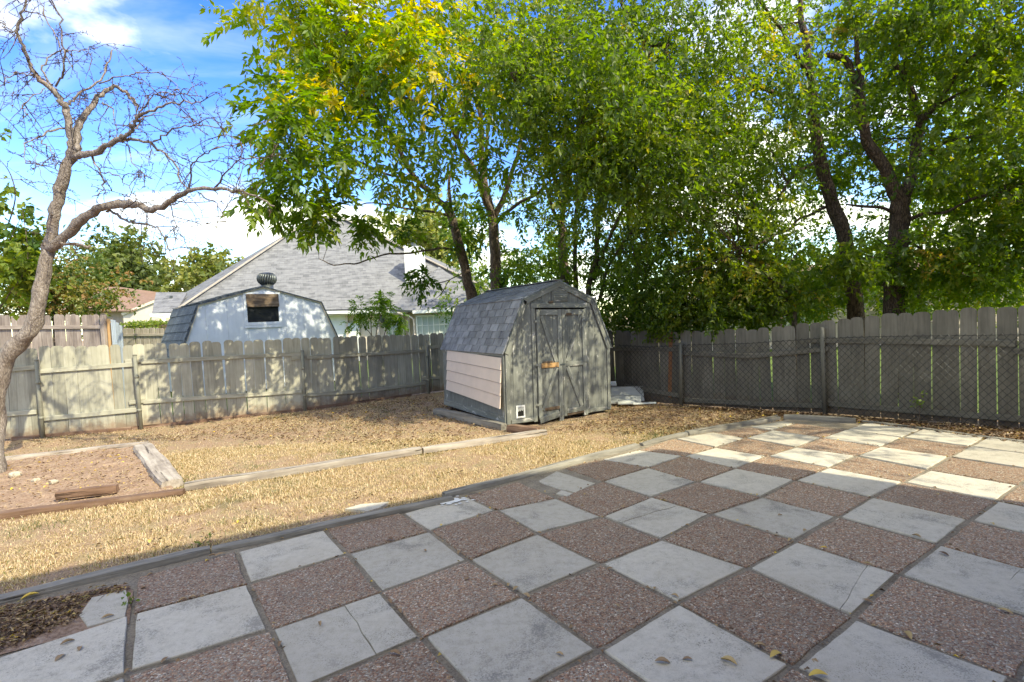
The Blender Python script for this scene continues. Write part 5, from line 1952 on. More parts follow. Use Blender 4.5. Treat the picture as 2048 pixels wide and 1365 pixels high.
TB = Tree('pinnate_tree', 'slim leaning tree with drooping pinnate leaves over the neighbour roof', (948, 640), 13.2, M['bark_mid'], group='pinnate leaved trees behind the shed')
q = AT(952, 640, 13.9)
TB.root.location = (q.x, q.y, 0)
WORLD_OF[TB.root.name] = Matrix.Translation((q.x, q.y, 0))
TB.limb([Vector((q.x, q.y, -.1)), (946, 610), (936, 565), (922, 505), (903, 440), (889, 405)], .15, .09, 'trunk', 13.9, 13.0, n=12)
for pts, r0, r1, da, db in [([(891, 412), (862, 388), (836, 364), (803, 308), (769, 242), (742, 200), (706, 158), (688, 110), (699, 30)], .075, .014, 13.0, 10.5),
                            ([(903, 442), (899, 390), (901, 350), (905, 320), (912, 280)], .05, .014, 13.2, 13.0),
                            ([(898, 432), (862, 424), (800, 416), (762, 407), (705, 410)], .035, .008, 13.1, 10.8),
                            ([(918, 500), (880, 498), (835, 506), (780, 508), (720, 526), (680, 530), (640, 520)], .03, .006, 13.4, 9.7),
                            ([(769, 242), (730, 240), (690, 215), (640, 190), (590, 170)], .025, .006, 11.4, 10.2),
                            ([(836, 364), (780, 350), (700, 320), (620, 320), (560, 350)], .03, .006, 12.4, 8.8),
                            ([(742, 200), (690, 180), (640, 110), (600, 40)], .025, .006, 11.0, 9.8),
                            ([(924, 548), (890, 565), (850, 568), (820, 562)], .014, .004, 13.6, 12.6), ([(900, 560), (880, 590), (862, 604)], .012, .004, 13.4, 13.0)]:
    TB.limb(pts, r0, r1, 'limb', da, db, n=7, wob=.05)
o, C2 = crown('foliage', TB.root, [(615, 100, 10.6, 115, 110, 1.3, 210), (700, 160, 11.0, 150, 130, 1.5, 230), (580, 235, 9.0, 70, 80, .9, 90), (640, 300, 9.6, 110, 60, 1.0, 70), (600, 375, 9.4, 70, 45, .7, 60), (560, 395, 8.8, 45, 22, .5, 16),
                                   (646, 470, 9.7, 30, 62, .4, 22, dict(spread=.2)), (680, 430, 10.2, 70, 30, .6, 22), (780, 330, 10.0, 100, 60, 1.0, 70), (740, 445, 10.3, 80, 14, .5, 18), (830, 475, 12.6, 60, 24, .5, 16), (840, 565, 12.8, 36, 18, .4, 14), (890, 455, 13, 40, 50, .5, 18),
                                   (600, -60, 10.6, 150, 90, 1.6, 120), (690, 60, 10, 120, 80, 1.2, 90)], M['leaf_y'], pinnate, .52, .18, top_sun_tint=.55, more=1.3)
TB.reach(C2, .7, .010, 140)

# ------------------------------------------------------------------ dense small leaved trees
gr = 'small leaved trees behind the right fence'


def small_tree(label, base, depth, trunk, limbs, blobs, bark_, name='small_leaved_tree', tint=.42, r0=.15, r1=.10, **kw):
    t = Tree(name, label, base, depth, bark_, group=gr)
    q_ = AT(base[0], base[1], depth)
    t.root.location = (q_.x, q_.y, 0)
    WORLD_OF[t.root.name] = Matrix.Translation((q_.x, q_.y, 0))
    t.limb([Vector((q_.x, q_.y, -.1))] + trunk, r0, r1, 'trunk', depth, depth, n=12)
    for pts, a, b, da, db in limbs:
        t.limb(pts, a, b, 'limb', da, db, n=8, wob=.06)
    o, C_ = crown('foliage', t.root, blobs, M['leaf_d'], shoots, tint, .17, **kw)
    t.reach(C_, .5, .011, 130)
    return t


D1 = 2.15


def nb(px, py, d, rx, ry, rd, n, **k):
    return (px, py, d, rx, ry, rd, int(n * D1), k)


small_tree('many stemmed tree with dense small leaves right behind the shed ridge', (1132, 640), 13.8, [(1130, 590), (1127, 520), (1124, 450)],
           [([(1124, 455), (1128, 400), (1135, 330), (1128, 250), (1140, 150)], .07, .015, 13.8, 12.5), ([(1150, 640), (1150, 560), (1150, 470), (1158, 380), (1175, 300)], .07, .015, 13.9, 12.5),
            ([(1178, 640), (1180, 570), (1195, 500), (1196, 430), (1222, 350), (1245, 265), (1290, 180)], .085, .015, 13.7, 11.5), ([(1200, 600), (1215, 540), (1250, 480), (1290, 430)], .05, .012, 13.6, 11.0),
            ([(1186, 560), (1240, 430), (1300, 330), (1340, 250)], .05, .01, 13.5, 8.4), ([(1128, 420), (1140, 340), (1150, 290), (1160, 250)], .05, .01, 13.6, 8.4), ([(1126, 430), (1100, 310), (1060, 210), (1020, 150)], .05, .01, 13.6, 7.8), ([(1126, 470), (1100, 400), (1080, 330), (1075, 200), (1090, 80)], .05, .012, 13.8, 13.0)],
           [nb(1150, 430, 13.6, 110, 110, 1.0, 170), nb(1240, 330, 10.6, 150, 140, 2.4, 420), nb(1180, 160, 10.4, 160, 150, 2.2, 360), nb(1330, 480, 11.5, 130, 90, 1.8, 280), nb(1300, 590, 11.6, 95, 50, .9, 150),
            nb(1235, 600, 12.6, 50, 60, .7, 120), nb(1215, 540, 13.2, 45, 60, .6, 70), nb(1090, 540, 13.8, 90, 50, 1.0, 80), nb(1195, 300, 8.7, 105, 100, 1.1, 190), nb(1110, 240, 9.4, 60, 60, .6, 40), nb(1290, 310, 8.4, 130, 90, 1.0, 200), nb(1210, 210, 8.0, 140, 80, .9, 130), nb(1025, 130, 8.3, 100, 70, .8, 90), nb(1095, 110, 8.3, 110, 80, .8, 90), nb(1300, 120, 9.6, 140, 120, 1.6, 150), nb(1180, 40, 10, 150, 90, 1.6, 140)], M['bark_mid'], tint=.42, leaf=(.06, .125))
small_tree('straight dark trunked tree standing left of the forked one', (1716, 640), 11.0, [(1708, 600), (1698, 520), (1686, 460), (1662, 400), (1645, 340), (1632, 270), (1622, 180)],
           [([(1622, 185), (1616, 100), (1604, 30), (1598, -30)], .09, .03, 11, 10.5), ([(1626, 215), (1590, 205), (1540, 178), (1500, 170), (1470, 150)], .06, .012, 11, 9.5), ([(1590, 205), (1580, 160), (1578, 120)], .035, .01, 10.6, 10.2),
            ([(1640, 320), (1590, 350), (1540, 420), (1500, 460)], .035, .01, 11, 9.8), ([(1650, 415), (1600, 440), (1560, 470), (1480, 500)], .035, .01, 11, 9.6), ([(1620, 150), (1560, 60), (1500, -20)], .05, .012, 10.8, 9.2),
            ([(1345, 95), (1290, 80), (1262, 40), (1240, 0)], .05, .03, 9.4, 9.4)],
           [nb(1400, 70, 9.6, 190, 130, 1.8, 360), nb(1470, 250, 10, 140, 130, 1.6, 290), nb(1430, 420, 10.4, 140, 90, 1.5, 240), nb(1600, 90, 12.0, 140, 130, 1.0, 200), nb(1560, 350, 12.0, 130, 70, .9, 130), nb(1470, 560, 10.6, 110, 65, .9, 170),
            nb(1350, 280, 9.2, 140, 110, 1.3, 170), nb(1400, 610, 10.8, 100, 40, .6, 90)], M['bark_brown'], r0=.16, r1=.10, leaf=(.055, .12), tint=.52)
small_tree('thick trunked tree forking in two high above the right fence', (1782, 640), 10.2, [(1788, 600), (1792, 540), (1797, 480), (1800, 420), (1803, 398)],
           [([(1802, 405), (1778, 350), (1748, 310), (1730, 270), (1722, 225), (1712, 170), (1690, 120), (1650, 110)], .125, .04, 10.2, 9.8), ([(1804, 405), (1822, 350), (1828, 300), (1838, 255), (1830, 210), (1815, 165), (1780, 125)], .115, .04, 10.2, 10.6),
            ([(1836, 255), (1860, 225), (1885, 190), (1930, 135), (1980, 70)], .07, .015, 10.2, 9.0), ([(1724, 230), (1722, 150), (1708, 60), (1690, -10)], .06, .02, 9.9, 9.6), ([(1818, 170), (1795, 60), (1790, -20)], .05, .02, 10.5, 10.5),
            ([(1790, 428), (1765, 415), (1720, 410), (1690, 408)], .035, .015, 10.2, 9.9), ([(1812, 445), (1850, 430), (1890, 428), (1940, 400), (2010, 385)], .04, .012, 10.2, 9.0), ([(1826, 330), (1880, 290), (1960, 270), (2050, 250)], .04, .012, 10.2, 8.8),
            ([(1850, 230), (1920, 190), (2000, 165), (2060, 150)], .04, .01, 10, 8.8), ([(1810, 480), (1870, 520), (1930, 560), (1925, 600)], .03, .01, 10.2, 9.6)],
           [nb(1740, 70, 11, 170, 120, 1.2, 200), nb(1910, 50, 9.6, 180, 100, 1.4, 290), nb(1985, 250, 9.4, 110, 120, 1.2, 210), nb(1860, 180, 11.6, 130, 90, .9, 130), nb(1680, 290, 12.0, 110, 90, .8, 130), nb(1650, 190, 9.4, 80, 50, .5, 44), nb(1850, 340, 9.2, 60, 40, .4, 30), nb(2010, 120, 9.0, 80, 100, .8, 90), nb(1800, 20, 9.4, 150, 40, .7, 90), nb(1980, 410, 9.6, 115, 80, 1.0, 180), nb(1760, 380, 12.2, 120, 110, .8, 130), nb(1890, 330, 11.6, 80, 110, .8, 110),
            nb(1730, 515, 9.6, 90, 28, .5, 46), nb(1840, 520, 9.6, 80, 40, .5, 60), nb(1970, 530, 9.4, 110, 55, .9, 130), nb(1640, 540, 11.8, 100, 60, .8, 110), nb(2080, 400, 8.6, 100, 200, 1.0, 200), nb(1880, 570, 9.8, 60, 35, .5, 40)], M['bark_brown'], r0=.185, r1=.15, leaf=(.065, .145), tint=.5)
small_tree('low tree with a thin bent trunk behind the sagging fence panel', (1590, 650), 10.4, [(1588, 630), (1583, 600), (1565, 578), (1548, 566)],
           [([(1550, 568), (1520, 540), (1480, 520), (1440, 520)], .03, .008, 10.4, 9.8), ([(1565, 578), (1575, 540), (1600, 500)], .025, .008, 10.4, 10.2)],
           [nb(1500, 520, 10.2, 110, 60, .8, 130), nb(1430, 610, 10.4, 110, 45, .5, 110), nb(1590, 560, 10.4, 90, 50, .6, 80), nb(1520, 620, 10.6, 90, 30, .4, 80), nb(1400, 640, 10.9, 130, 24, .4, 110), nb(1300, 640, 12.0, 90, 26, .4, 90), nb(1620, 600, 11.6, 70, 40, .4, 70)], M['bark_mid'], r0=.06, r1=.04, leaf=(.06, .12), tint=.5)

# a tree beyond the right end of the fence: its crown shades the right of the patio
tr = Tree('shade_tree', 'broad tree beyond the right end of the fence shading the patio', (3000, 640), 6.2, M['bark_brown'])
tr.root.location = (10.4, 5.6, 0)
WORLD_OF[tr.root.name] = Matrix.Translation((10.4, 5.6, 0))
tr.limb([Vector((10.4, 5.6, -.1)), Vector((10.3, 5.6, 1.5)), Vector((10.1, 5.5, 3.0))], .2, .14, 'trunk')
for e in ((8.2, 4.6, 5.6), (9.4, 3.2, 6.2), (9.0, 7.0, 6.5), (11.5, 5, 7), (7.6, 6.6, 6.8)):
    tr.limb([Vector((10.15, 5.5, 2.7)), Vector((10.1, 5.5, 3.0)).lerp(Vector(e), .5) + Vector((0, 0, .4)), Vector(e)], .09, .02, 'limb')


def wblob(c, R, n, clump=10, spread=.36):
    m = n // clump
    q = unit(rng.normal(size=(m, 3))) * (rng.random((m, 1)) ** .4)
    C_ = np.array(c) + q * np.array(R)
    P = np.repeat(C_, clump, 0) + rng.normal(size=(m * clump, 3)) * spread
    return P, unit(np.repeat(q, clump, 0) + rng.normal(size=(m * clump, 3)) * .6)


PP, OO = [], []
for c, R, n in [((6.1, 5.9, 6.9), (1.3, 1.1, .9), 300), ((8.6, 5.6, 6.3), (1.7, 1.6, 1.3), 420), ((9.6, 3.6, 6.2), (1.7, 1.4, 1.2), 300), ((10.8, 5.6, 7.4), (1.8, 2, 1.2), 300), ((8.4, 7.6, 7.2), (1.6, 1.4, 1.2), 330)]:
    P, O = wblob(c, R, n)
    PP.append(P); OO.append(O)
PP, OO = np.concatenate(PP), np.concatenate(OO)
(V, Tt), tn = shoots(PP, OO, np.clip(.4 + rng.normal(size=len(PP)) * .15, 0, 1), k=12, leaf=(.06, .10))
part('foliage', tri_mesh('foliage', V, Tt, tn), M['leaf_d'], tr.root, kind='stuff')


# ------------------------------------------------------------------ trees further off
def far_tree(label, base, depth, blobs, mat, tint, leaf, trunk_top, r=.25, name='distant_tree', sd=.2, k=8, ln=(.3, .7), group='trees beyond the fences'):
    t = Tree(name, label, base, depth, M['bark_brown'], group=group)
    q_ = AT(base[0], 640, depth)
    t.root.location = (q_.x, q_.y, 0)
    WORLD_OF[t.root.name] = Matrix.Translation((q_.x, q_.y, 0))
    t.limb([Vector((q_.x, q_.y, -.1)), trunk_top], r, r * .5, 'trunk', depth, depth, n=8)
    crown('foliage', t.root, blobs, mat, shoots, tint, sd, k=k, length=ln, leaf=leaf, ratio=.6, droop=.2)
    return t


far_tree('round dark green tree behind the brown roofed house', (255, 640), 60, [(262, 545, 60, 62, 62, 4, 420, dict(spread=.9)), (225, 530, 60, 45, 45, 3, 200, dict(spread=.9)), (285, 580, 58, 40, 40, 3, 180, dict(spread=.9)), (210, 580, 58, 50, 40, 3, 150, dict(spread=.9))], M['leaf_far'], .32, (.45, .8), (256, 600), .4, ln=(.8, 1.6))
far_tree('yellowish green tree rising behind the long grey roof at its left end', (410, 640), 55, [(415, 560, 55, 48, 36, 3, 280, dict(spread=.8)), (440, 545, 55, 30, 24, 3, 110, dict(spread=.8)), (370, 578, 55, 28, 22, 2, 90, dict(spread=.8)), (450, 580, 55, 40, 30, 3, 120, dict(spread=.8))], M['leaf_far'], .75, (.4, .7), (412, 600), .35, ln=(.7, 1.4))
far_tree('big shrubby tree turning rusty behind the brown fence', (110, 640), 17, [(110, 545, 17, 75, 60, 1.4, 380), (60, 570, 17, 75, 60, 1.2, 300), (160, 575, 17, 50, 50, 1.0, 200), (100, 600, 17, 110, 35, 1.0, 240), (40, 510, 17, 70, 40, 1.0, 160), (175, 600, 16.5, 40, 25, .6, 70)], M['leaf_rust'], .5, (.08, .15), (108, 580), .14, sd=.25, k=12, ln=(.25, .5))
far_tree('yellow green tree behind the white chimney', (820, 640), 44, [(800, 500, 44, 60, 45, 3, 200, dict(spread=.8)), (870, 510, 44, 50, 50, 3, 200, dict(spread=.8)), (900, 470, 44, 40, 60, 3, 130, dict(spread=.8)), (860, 460, 44, 50, 30, 3, 100, dict(spread=.8))], M['leaf_far'], .8, (.35, .6), (850, 560), .3, ln=(.6, 1.2))
for i, (px, d, lb) in enumerate([(1010, 24, 'sunlit leafy tree in the gap right of the shed trees'), (1330, 23, 'bright backlit tree behind the dense trees right of the shed'), (1560, 22, 'bright backlit tree between the straight trunk and the shed'), (1840, 21, 'bright backlit tree beyond the forked trunk'), (2060, 20, 'bright backlit tree at the right edge')]):
    far_tree(lb, (px, 640), d, [(px, 480, d, 120, 110, 1.6, 330), (px - 70, 560, d, 90, 50, 1.2, 150), (px + 80, 540, d, 90, 60, 1.2, 150), (px, 615, d, 140, 30, 1.0, 170)] + ([(px + 20, 300, d, 120, 110, 1.6, 260)] if i else []), M['leaf_lime'], .35, (.11, .2), (px, 540), .14, sd=.2, k=10, ln=(.3, .6))

# sapling in front of the long house
sp = Tree('sapling', 'young leafy sapling in front of the cream house wall', (740, 690), 17.5, M['bark_mid'])
q = AT(742, 690, 17.5)
sp.root.location = (q.x, q.y, 0)
WORLD_OF[sp.root.name] = Matrix.Translation((q.x, q.y, 0))
for pts in ([Vector((q.x, q.y, 0)), (745, 680), (730, 655), (718, 630)], [Vector((q.x, q.y, 0)), (752, 670), (762, 630), (772, 605)], [Vector((q.x + .2, q.y, 0)), (770, 665), (790, 645), (806, 632)], [Vector((q.x, q.y, 0)), (742, 640), (750, 615)]):
    sp.limb(pts, .02, .006, 'stem', 17.5, 17.5, n=6)
crown('foliage', sp.root, [(718, 618, 17.5, 20, 14, .3, 24), (752, 608, 17.5, 36, 16, .4, 60), (770, 596, 17.5, 16, 10, .3, 20), (738, 630, 17.5, 40, 12, .4, 40), (802, 628, 17.5, 18, 10, .3, 18), (800, 655, 17.5, 8, 18, .2, 14), (745, 650, 17.5, 40, 14, .3, 22)], M['leaf_y'], pinnate, .25, .08, length=(.2, .32), leaf=(.09, .14))

# clipped hedge in front of the brown roofed house
hd = Bunch()
a, b = AT(240, 660, 25), AT(318, 660, 25)
hg = thing('hedge', Vector(((a.x + b.x) / 2, 25.4, 0)), 'bright green clipped hedge below the pale pink gable', 'hedge')
zt = AT(280, 644, 25).z
hd.bar((a.x, 25.5, zt * .48), (b.x, 25.5, zt * .48), .5, zt * .9)
part('stems', hd.mesh('stems'), M['bark_brown'], hg)
n = 5200
P = np.column_stack([rng.uniform(a.x, b.x, n), rng.uniform(25.0, 26.0, n), zt * rng.random(n) ** .5 + rng.normal(size=n) * .05])
(V, Tt) = leaves_arrays(P, ball(n), ball(n), rng.uniform(.08, .14, n), .6)
part('foliage', tri_mesh('foliage', V, Tt, np.repeat(np.clip(.55 + rng.normal(size=n) * .2, 0, 1), 2)), M['leaf_lime'], hg, kind='stuff')


# ------------------------------------------------------------------ grass, weeds, litter
def regions_ok(P):
    ok = ~inside(PATIO, P) & ~inside(SHED, P)
    return ok


def green_at(P):
    return np.array([mnoise.noise(Vector((x * .55, y * .55, 3.0))) * .6 + mnoise.noise(Vector((x * 2.0, y * 2.0, 7.0))) * .4 for x, y in P])


def bare_at(P):
    return np.array([mnoise.noise(Vector((x * .8 + 20, y * .8, 1.0))) * .6 + mnoise.noise(Vector((x * 3.0, y * 3.0, 11.0))) * .4 for x, y in P])


def grass(n, box, keep_fn, hgt, wid, bare=0.1, green_bias=0.0):
    P = np.column_stack([rng.uniform(box[0], box[1], n), rng.uniform(box[2], box[3], n)])
    P = P[regions_ok(P)]
    P = P[keep_fn(P)]
    b = bare_at(P)
    P = P[rng.random(len(P)) < np.clip(1.15 - np.clip((b - bare + .12) / .3, 0, 1) * 1.02, 0.07, 1)]
    g = green_at(P) + green_bias
    n = len(P)
    az = rng.uniform(0, 2 * np.pi, n)
    tilt = rng.uniform(.25, 1.25, n)
    d = np.column_stack([np.cos(az) * np.sin(tilt), np.sin(az) * np.sin(tilt), np.cos(tilt)])
    h = rng.uniform(*hgt, n)
    side = np.column_stack([-np.sin(az), np.cos(az), np.zeros(n)])
    side = unit(side + rng.normal(size=(n, 3)) * .3)
    z0 = np.full(n, -.045)
    B = np.column_stack([P, z0])
    w = rng.uniform(*wid, n)[:, None]
    mid = B + d * (h * .55)[:, None] + np.array([0, 0, .12]) * h[:, None]
    tip = B + d * h[:, None] - np.array([0, 0, .1]) * h[:, None]
    V = np.stack([B - side * w, B + side * w, mid + side * w * .8, mid - side * w * .8, tip], 1).reshape(-1, 3)
    i = np.arange(n)[:, None] * 5
    T_ = np.concatenate([np.hstack([i, i + 1, i + 2]), np.hstack([i, i + 2, i + 3]), np.hstack([i + 3, i + 2, i + 4])], 1).reshape(-1, 3)
    isg = rng.random(n) < np.clip((g - .06) * 1.6, 0.06, .6)
    tn = np.where(isg, rng.uniform(0, .32, n), rng.uniform(.42, 1.0, n))
    return V, T_, np.repeat(tn, 3)


GV, GT, GN, off = [], [], [], 0
fence_n = lambda P: np.ones(len(P), bool)


def front_yard(P):      # this side of both fences, in view
    m = np.ones(len(P), bool)
    for a, b in zip(left.P, left.P[1:]):
        pass
    poly = [(p.x, p.y) for p in left.P] + [(p.x, p.y) for p in right.P[1:]] + [(9, 0), (-9, 0)]
    return inside(poly, P) & (np.abs(P[:, 0]) < P[:, 1] * 1.12 + .4)


def strip(P):
    return front_yard(P) & ~inside(BED, P)


for n, box, hh_, ww_, br_, gb_ in [(330000, (-6.5, 3.0, 3.0, 8.6), (.025, .065), (.0018, .0036), .10, .03), (190000, (-9.5, 6.0, 6.5, 14.5), (.02, .055), (.0022, .0046), .03, .09)]:
    V, T_, tn = grass(n, box, strip, hh_, ww_, br_, gb_)
    GV.append(V); GT.append(T_ + off); GN.append(tn)
    off += len(V)
for poly_, n_, zz in ((BED, 5000, .012), (xy((-250, 1270), (0, 1215), (150, 1190), (245, 1172), (262, 1182), (180, 1195), (150, 1240), (100, 1262), (0, 1305), (-250, 1390)), 900, .0)):
    P = np.column_stack([rng.uniform(min(p[0] for p in poly_), max(p[0] for p in poly_), n_), rng.uniform(min(p[1] for p in poly_), max(p[1] for p in poly_), n_)])
    P = P[inside(poly_, P)]
    P = P[bare_at(P) < rng.normal(size=len(P)) * .25 + .05]
    n_ = len(P)
    az = rng.uniform(0, 6.283, n_)
    d_ = unit(np.column_stack([np.cos(az), np.sin(az), rng.normal(size=n_) * .22 + .1]))
    V, T_ = leaves_arrays(np.column_stack([P, zz + rng.uniform(-.005, .025, n_)]), d_, unit(ball(n_) * .6 + np.array([0, 0, 1])), rng.uniform(.03, .10, n_), .07)
    GV.append(V); GT.append(T_ + off); GN.append(np.repeat(rng.uniform(.38, 1.0, n_), 2)); off += len(V)
o = part('grass', tri_mesh('grass', np.concatenate(GV), np.concatenate(GT), np.concatenate(GN)), M['grass'], None, kind='stuff')


def curled(P, size, z, tint):
    """Dry leaves lying flat, curled along their midrib."""
    n = len(P)
    az = rng.uniform(0, 2 * np.pi, n)
    d = np.column_stack([np.cos(az), np.sin(az), rng.normal(size=n) * .18])
    nr = unit(np.column_stack([rng.normal(size=(n, 2)) * .35, np.ones(n)]))
    B = np.column_stack([P, np.full(n, 0.0) + z])
    return leaves_arrays(B, unit(d), nr, size, rng.uniform(.3, .6, n)[:, None], fold=.5)


def litter(name, n, poly, size, z, tmean, tsd, keep=None, label=None):
    xs_, ys_ = [p[0] for p in poly], [p[1] for p in poly]
    P = np.column_stack([rng.uniform(min(xs_), max(xs_), n), rng.uniform(min(ys_), max(ys_), n)])
    P = P[inside(poly, P)]
    if keep is not None:
        P = P[keep(P)]
    n = len(P)
    V, T_ = curled(P, rng.uniform(*size, n), z + rng.uniform(0, .02, n), None)
    tn = np.clip(tmean + rng.normal(size=n) * tsd, 0, 1)
    return V, T_, np.repeat(tn, 2)


LV, LT, LN, off = [], [], [], 0
behind = xy((1560, 832), (1700, 842), (2048, 888), (2400, 936), (2400, 880), (2048, 857), (1650, 828), (1500, 818), (1370, 812))
for n, poly, size, z, tm, ts in [(34000, behind, (.03, .08), -.02, .36, .25),
                                 (6000, xy((1230, 800), (1500, 818), (1560, 834), (1330, 870), (1100, 860), (1215, 835)), (.025, .06), -.015, .45, .22),
                                 (8000, xy((250, 880), (500, 840), (860, 792), (1000, 860), (850, 895), (560, 880)), (.025, .06), -.015, .45, .22),
                                 (700, xy((0, 1100), (700, 960), (1300, 860), (1300, 875), (880, 985), (0, 1190)), (.025, .05), -.01, .5, .25),
                                 (1600, xy((-100, 945), (280, 895), (340, 975), (0, 1030), (-150, 1040)), (.015, .05), .025, .5, .28),
                                 (2600, xy((0, 870), (280, 850), (600, 815), (860, 785), (860, 800), (600, 835), (280, 875), (0, 905)), (.025, .05), -.015, .4, .2)]:
    V, T_, tn = litter('x', n, poly, size, z, tm, ts, keep=front_yard)
    LV.append(V); LT.append(T_ + off); LN.append(tn)
    off += len(V)
# litter caught along the joints and in the dirt corner
jp = []
for u in range(-4, 10):
    for v in range(-2, 7):
        a, b, c = node(u, v), node(u + 1, v), node(u, v + 1)
        for p, q in ((a, b), (a, c)):
            far = 1.0 if (a.y > 5.5) else .75
            for k in range(int(random.random() * 9 * far * (1.6 if a.y > 6.5 else 1))):
                t = random.random()
                m = p.lerp(q, t) + Vector((random.gauss(0, .022), random.gauss(0, .022), 0))
                jp.append((m.x, m.y))
jp = np.array(jp)
jp = jp[inside(PATIO, jp) & (jp[:, 1] > .8)]
V, T_ = curled(jp, rng.uniform(.018, .045, len(jp)), 0.0, None)
LV.append(V); LT.append(T_ + off); LN.append(np.repeat(np.clip(.55 + rng.normal(size=len(jp)) * .25, 0, 1), 2)); off += len(V)
dirt = xy((-250, 1270), (0, 1215), (150, 1190), (245, 1172), (262, 1182), (180, 1195), (150, 1240), (100, 1262), (0, 1305), (-250, 1390))
V, T_, tn = litter('x', 5200, dirt, (.015, .045), -.004, .38, .28)
LV.append(V); LT.append(T_ + off); LN.append(tn); off += len(V)
part('leaf_litter', tri_mesh('leaf_litter', np.concatenate(LV), np.concatenate(LT), np.concatenate(LN)), M['litter'], None, kind='stuff')
# dry stems in the dirt corner
bu = Bunch()
for k in range(420):
    x0, y0 = dirt[0][0], dirt[0][1]
    p = G(random.uniform(-60, 240), random.uniform(1180, 1320))
    if not inside(dirt, np.array([[p.x, p.y]]))[0]:
        continue
    a = random.uniform(0, 6.28)
    ln = random.uniform(.04, .16)
    d = Vector((math.cos(a), math.sin(a), random.uniform(-.05, .25)))
    m = p + d * ln * .5 + Vector((0, 0, random.uniform(0, .015)))
    bu.tube([p, m, p + d * ln + Vector(rng.normal(size=3) * .012)], [.002, .0017, .001], 3)
for k in range(90):
    p = G(random.uniform(1560, 2040), random.uniform(835, 880))
    if not inside(behind, np.array([[p.x, p.y]]))[0]:
        continue
    a = random.uniform(0, 6.28)
    ln = random.uniform(.15, .6)
    d = Vector((math.cos(a), math.sin(a), random.uniform(0, .25)))
    bu.tube([p, p + d * ln * .5 + Vector((0, 0, .02)), p + d * ln], [.004, .003, .0015], 3)
part('dry_twigs', bu.mesh('dry_twigs'), M['bark_mid'], None, kind='stuff')

# single fallen leaves on the slabs
fl = [(60, 1196, .10, .98), (135, 1288, .07, .6), (160, 1300, .06, .6), (120, 1318, .07, .65), (440, 1112, .09, .6), (425, 1114, .06, .5), (300, 1152, .05, .6), (365, 1203, .06, .65), (385, 1197, .05, .7), (215, 1237, .07, .7), (265, 1200, .06, .6),
      (330, 1322, .05, .5), (780, 1080, .08, .3), (883, 1052, .05, .98), (955, 1035, .05, .8), (1035, 1050, .05, .9), (1078, 1068, .05, .6), (850, 1103, .05, .6), (918, 1107, .06, .6), (935, 1160, .05, .5), (990, 1173, .05, .7), (1017, 1172, .05, .75), (1032, 1180, .06, .75),
      (1053, 1194, .07, .7), (780, 1206, .06, .5), (800, 1225, .05, .6), (790, 1310, .07, .5), (1325, 1328, .08, .6), (1235, 1214, .04, .7), (1140, 1004, .05, .4), (1220, 1140, .05, .5), (1350, 1195, .06, .7), (1405, 1082, .04, .6), (1495, 1055, .06, .6),
      (1610, 1062, .05, .7), (1648, 1098, .05, .98), (1580, 1083, .06, .8), (1735, 1130, .05, .8), (1833, 1075, .07, .7), (1887, 1110, .07, .2), (1950, 1107, .05, .6), (1985, 1050, .05, .9), (1815, 1275, .09, .85), (1552, 1315, .09, .95), (1521, 1295, .06, .7), (1458, 1328, .09, .85),
      (1637, 1355, .09, .97), (1735, 1205, .06, .5), (2010, 1225, .07, .85), (1440, 1250, .05, .3), (1375, 1322, .05, .5), (700, 1012, .06, .9), (300, 1085, .07, .95), (130, 1040, .06, .9), (640, 1250, .05, .6), (560, 1290, .05, .5), (1120, 1312, .05, .7), (255, 1345, .05, .6),
      (1515, 992, .05, .9), (1460, 1000, .05, .7), (1560, 1033, .05, .6), (1875, 990, .05, .9), (1330, 1003, .05, .7), (1245, 1015, .05, .8), (1170, 990, .05, .8), (1090, 985, .05, .9), (960, 988, .06, .7), (985, 997, .05, .5), (1000, 985, .05, .8)]
gl_ = 'single leaves fallen on the patio'
yel = ['largest bright yellow leaf lying on the dirt corner', 'yellow leaf on the pebble slab below the painted one', 'yellow leaf on the cracked middle slab', 'yellow leaf against the bottom edge of the patio']
yi = 0
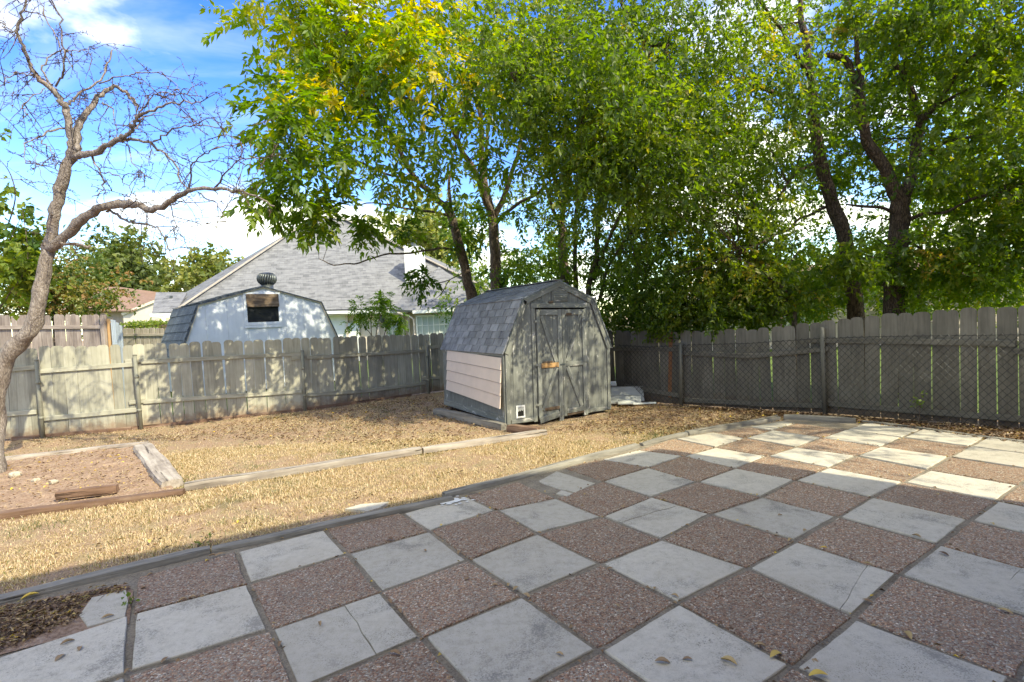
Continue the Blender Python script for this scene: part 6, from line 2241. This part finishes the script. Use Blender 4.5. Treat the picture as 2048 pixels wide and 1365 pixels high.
for px, py, s_, tn in fl:
    p = G(px, py)
    n = 6
    az = random.uniform(0, 6.28)
    cv = random.uniform(.25, .8)
    V, F = [], []
    for j in range(n + 1):
        t = j / n
        w = s_ * .26 * math.sin(math.pi * min(1, t * .92 + .06)) ** .8
        zc = s_ * .10 * math.sin(math.pi * t) + s_ * .12 * t * t * cv
        for k_, e in enumerate((-1, 0, 1)):
            V.append((s_ * (t - .5), e * w * (1 - .35 * cv), zc + abs(e) * w * cv))
    for j in range(n):
        for k_ in range(2):
            a = j * 3 + k_
            F.append((a, a + 3, a + 4, a + 1))
    me = mesh('fallen_leaf', V, F, True)
    at = me.attributes.new('tint', 'FLOAT', 'FACE')
    at.data.foreach_set('value', [tn] * len(F))
    o = part('fallen_leaf', me, M['litter'], None, Matrix.Translation(p + Vector((0, 0, .006))) @ Matrix.Rotation(az, 4, 'Z'))
    if tn > .96 and yi < 4:
        lb = yel[yi]
        yi += 1
    elif tn > .8:
        lb = 'yellowish curled leaf lying loose on the patio'
    elif tn > .4:
        lb = 'tan dry curled leaf lying loose on the patio'
    else:
        lb = 'dark brown shrivelled leaf lying loose on the patio'
    tag(o, lb, 'leaf', gl_)

# weeds
for px, py, h, lb, n in [(120, 866, .26, 'upright green weed at the foot of the sunlit fence', 30), (1785, 835, .62, 'leafy weed rising against the chain link', 16), (1838, 846, .5, 'pale weed right of the other one by the chain link', 16), (395, 1095, .08, 'tiny green weed beside the patio edging', 8), (262, 1212, .08, 'small green weed in the joint beside the broken slab', 8)]:
    p = G(px, py)
    wd = thing('weed', p, lb, 'weed')
    bu = Bunch()
    st_ = []
    for k in range(3 if h > .3 else 2):
        tip = p + Vector((random.gauss(0, .06), random.gauss(0, .04), h * random.uniform(.7, 1)))
        bu.tube([p, p.lerp(tip, .5) + Vector((random.gauss(0, .015), 0, 0)), tip], [.004, .003, .0015], 4)
        st_.append(tip)
    part('stem', bu.mesh('stem'), M['bark_mid'], wd)
    P = []
    for k in range(n * 2):
        t = random.uniform(.25, 1) if h < .3 else random.uniform(.6, 1)
        P.append(p.lerp(random.choice(st_), t) + Vector((random.gauss(0, .02), random.gauss(0, .02), random.gauss(0, .015))))
    P = np.array([tuple(x) for x in P])
    d = unit(ball(len(P)) + np.array([0, 0, .1]))
    V, T_ = leaves_arrays(P, d, unit(ball(len(P)) * .5 + np.array([0, -.4, 1])), rng.uniform(.035, .07, len(P)) * (1 if h > .1 else .6), .6)
    part('foliage', tri_mesh('foliage', V, T_, np.repeat(np.clip(.35 + rng.normal(size=len(P)) * .12, 0, 1), 2)), M['leaf_lime'], wd, kind='stuff')
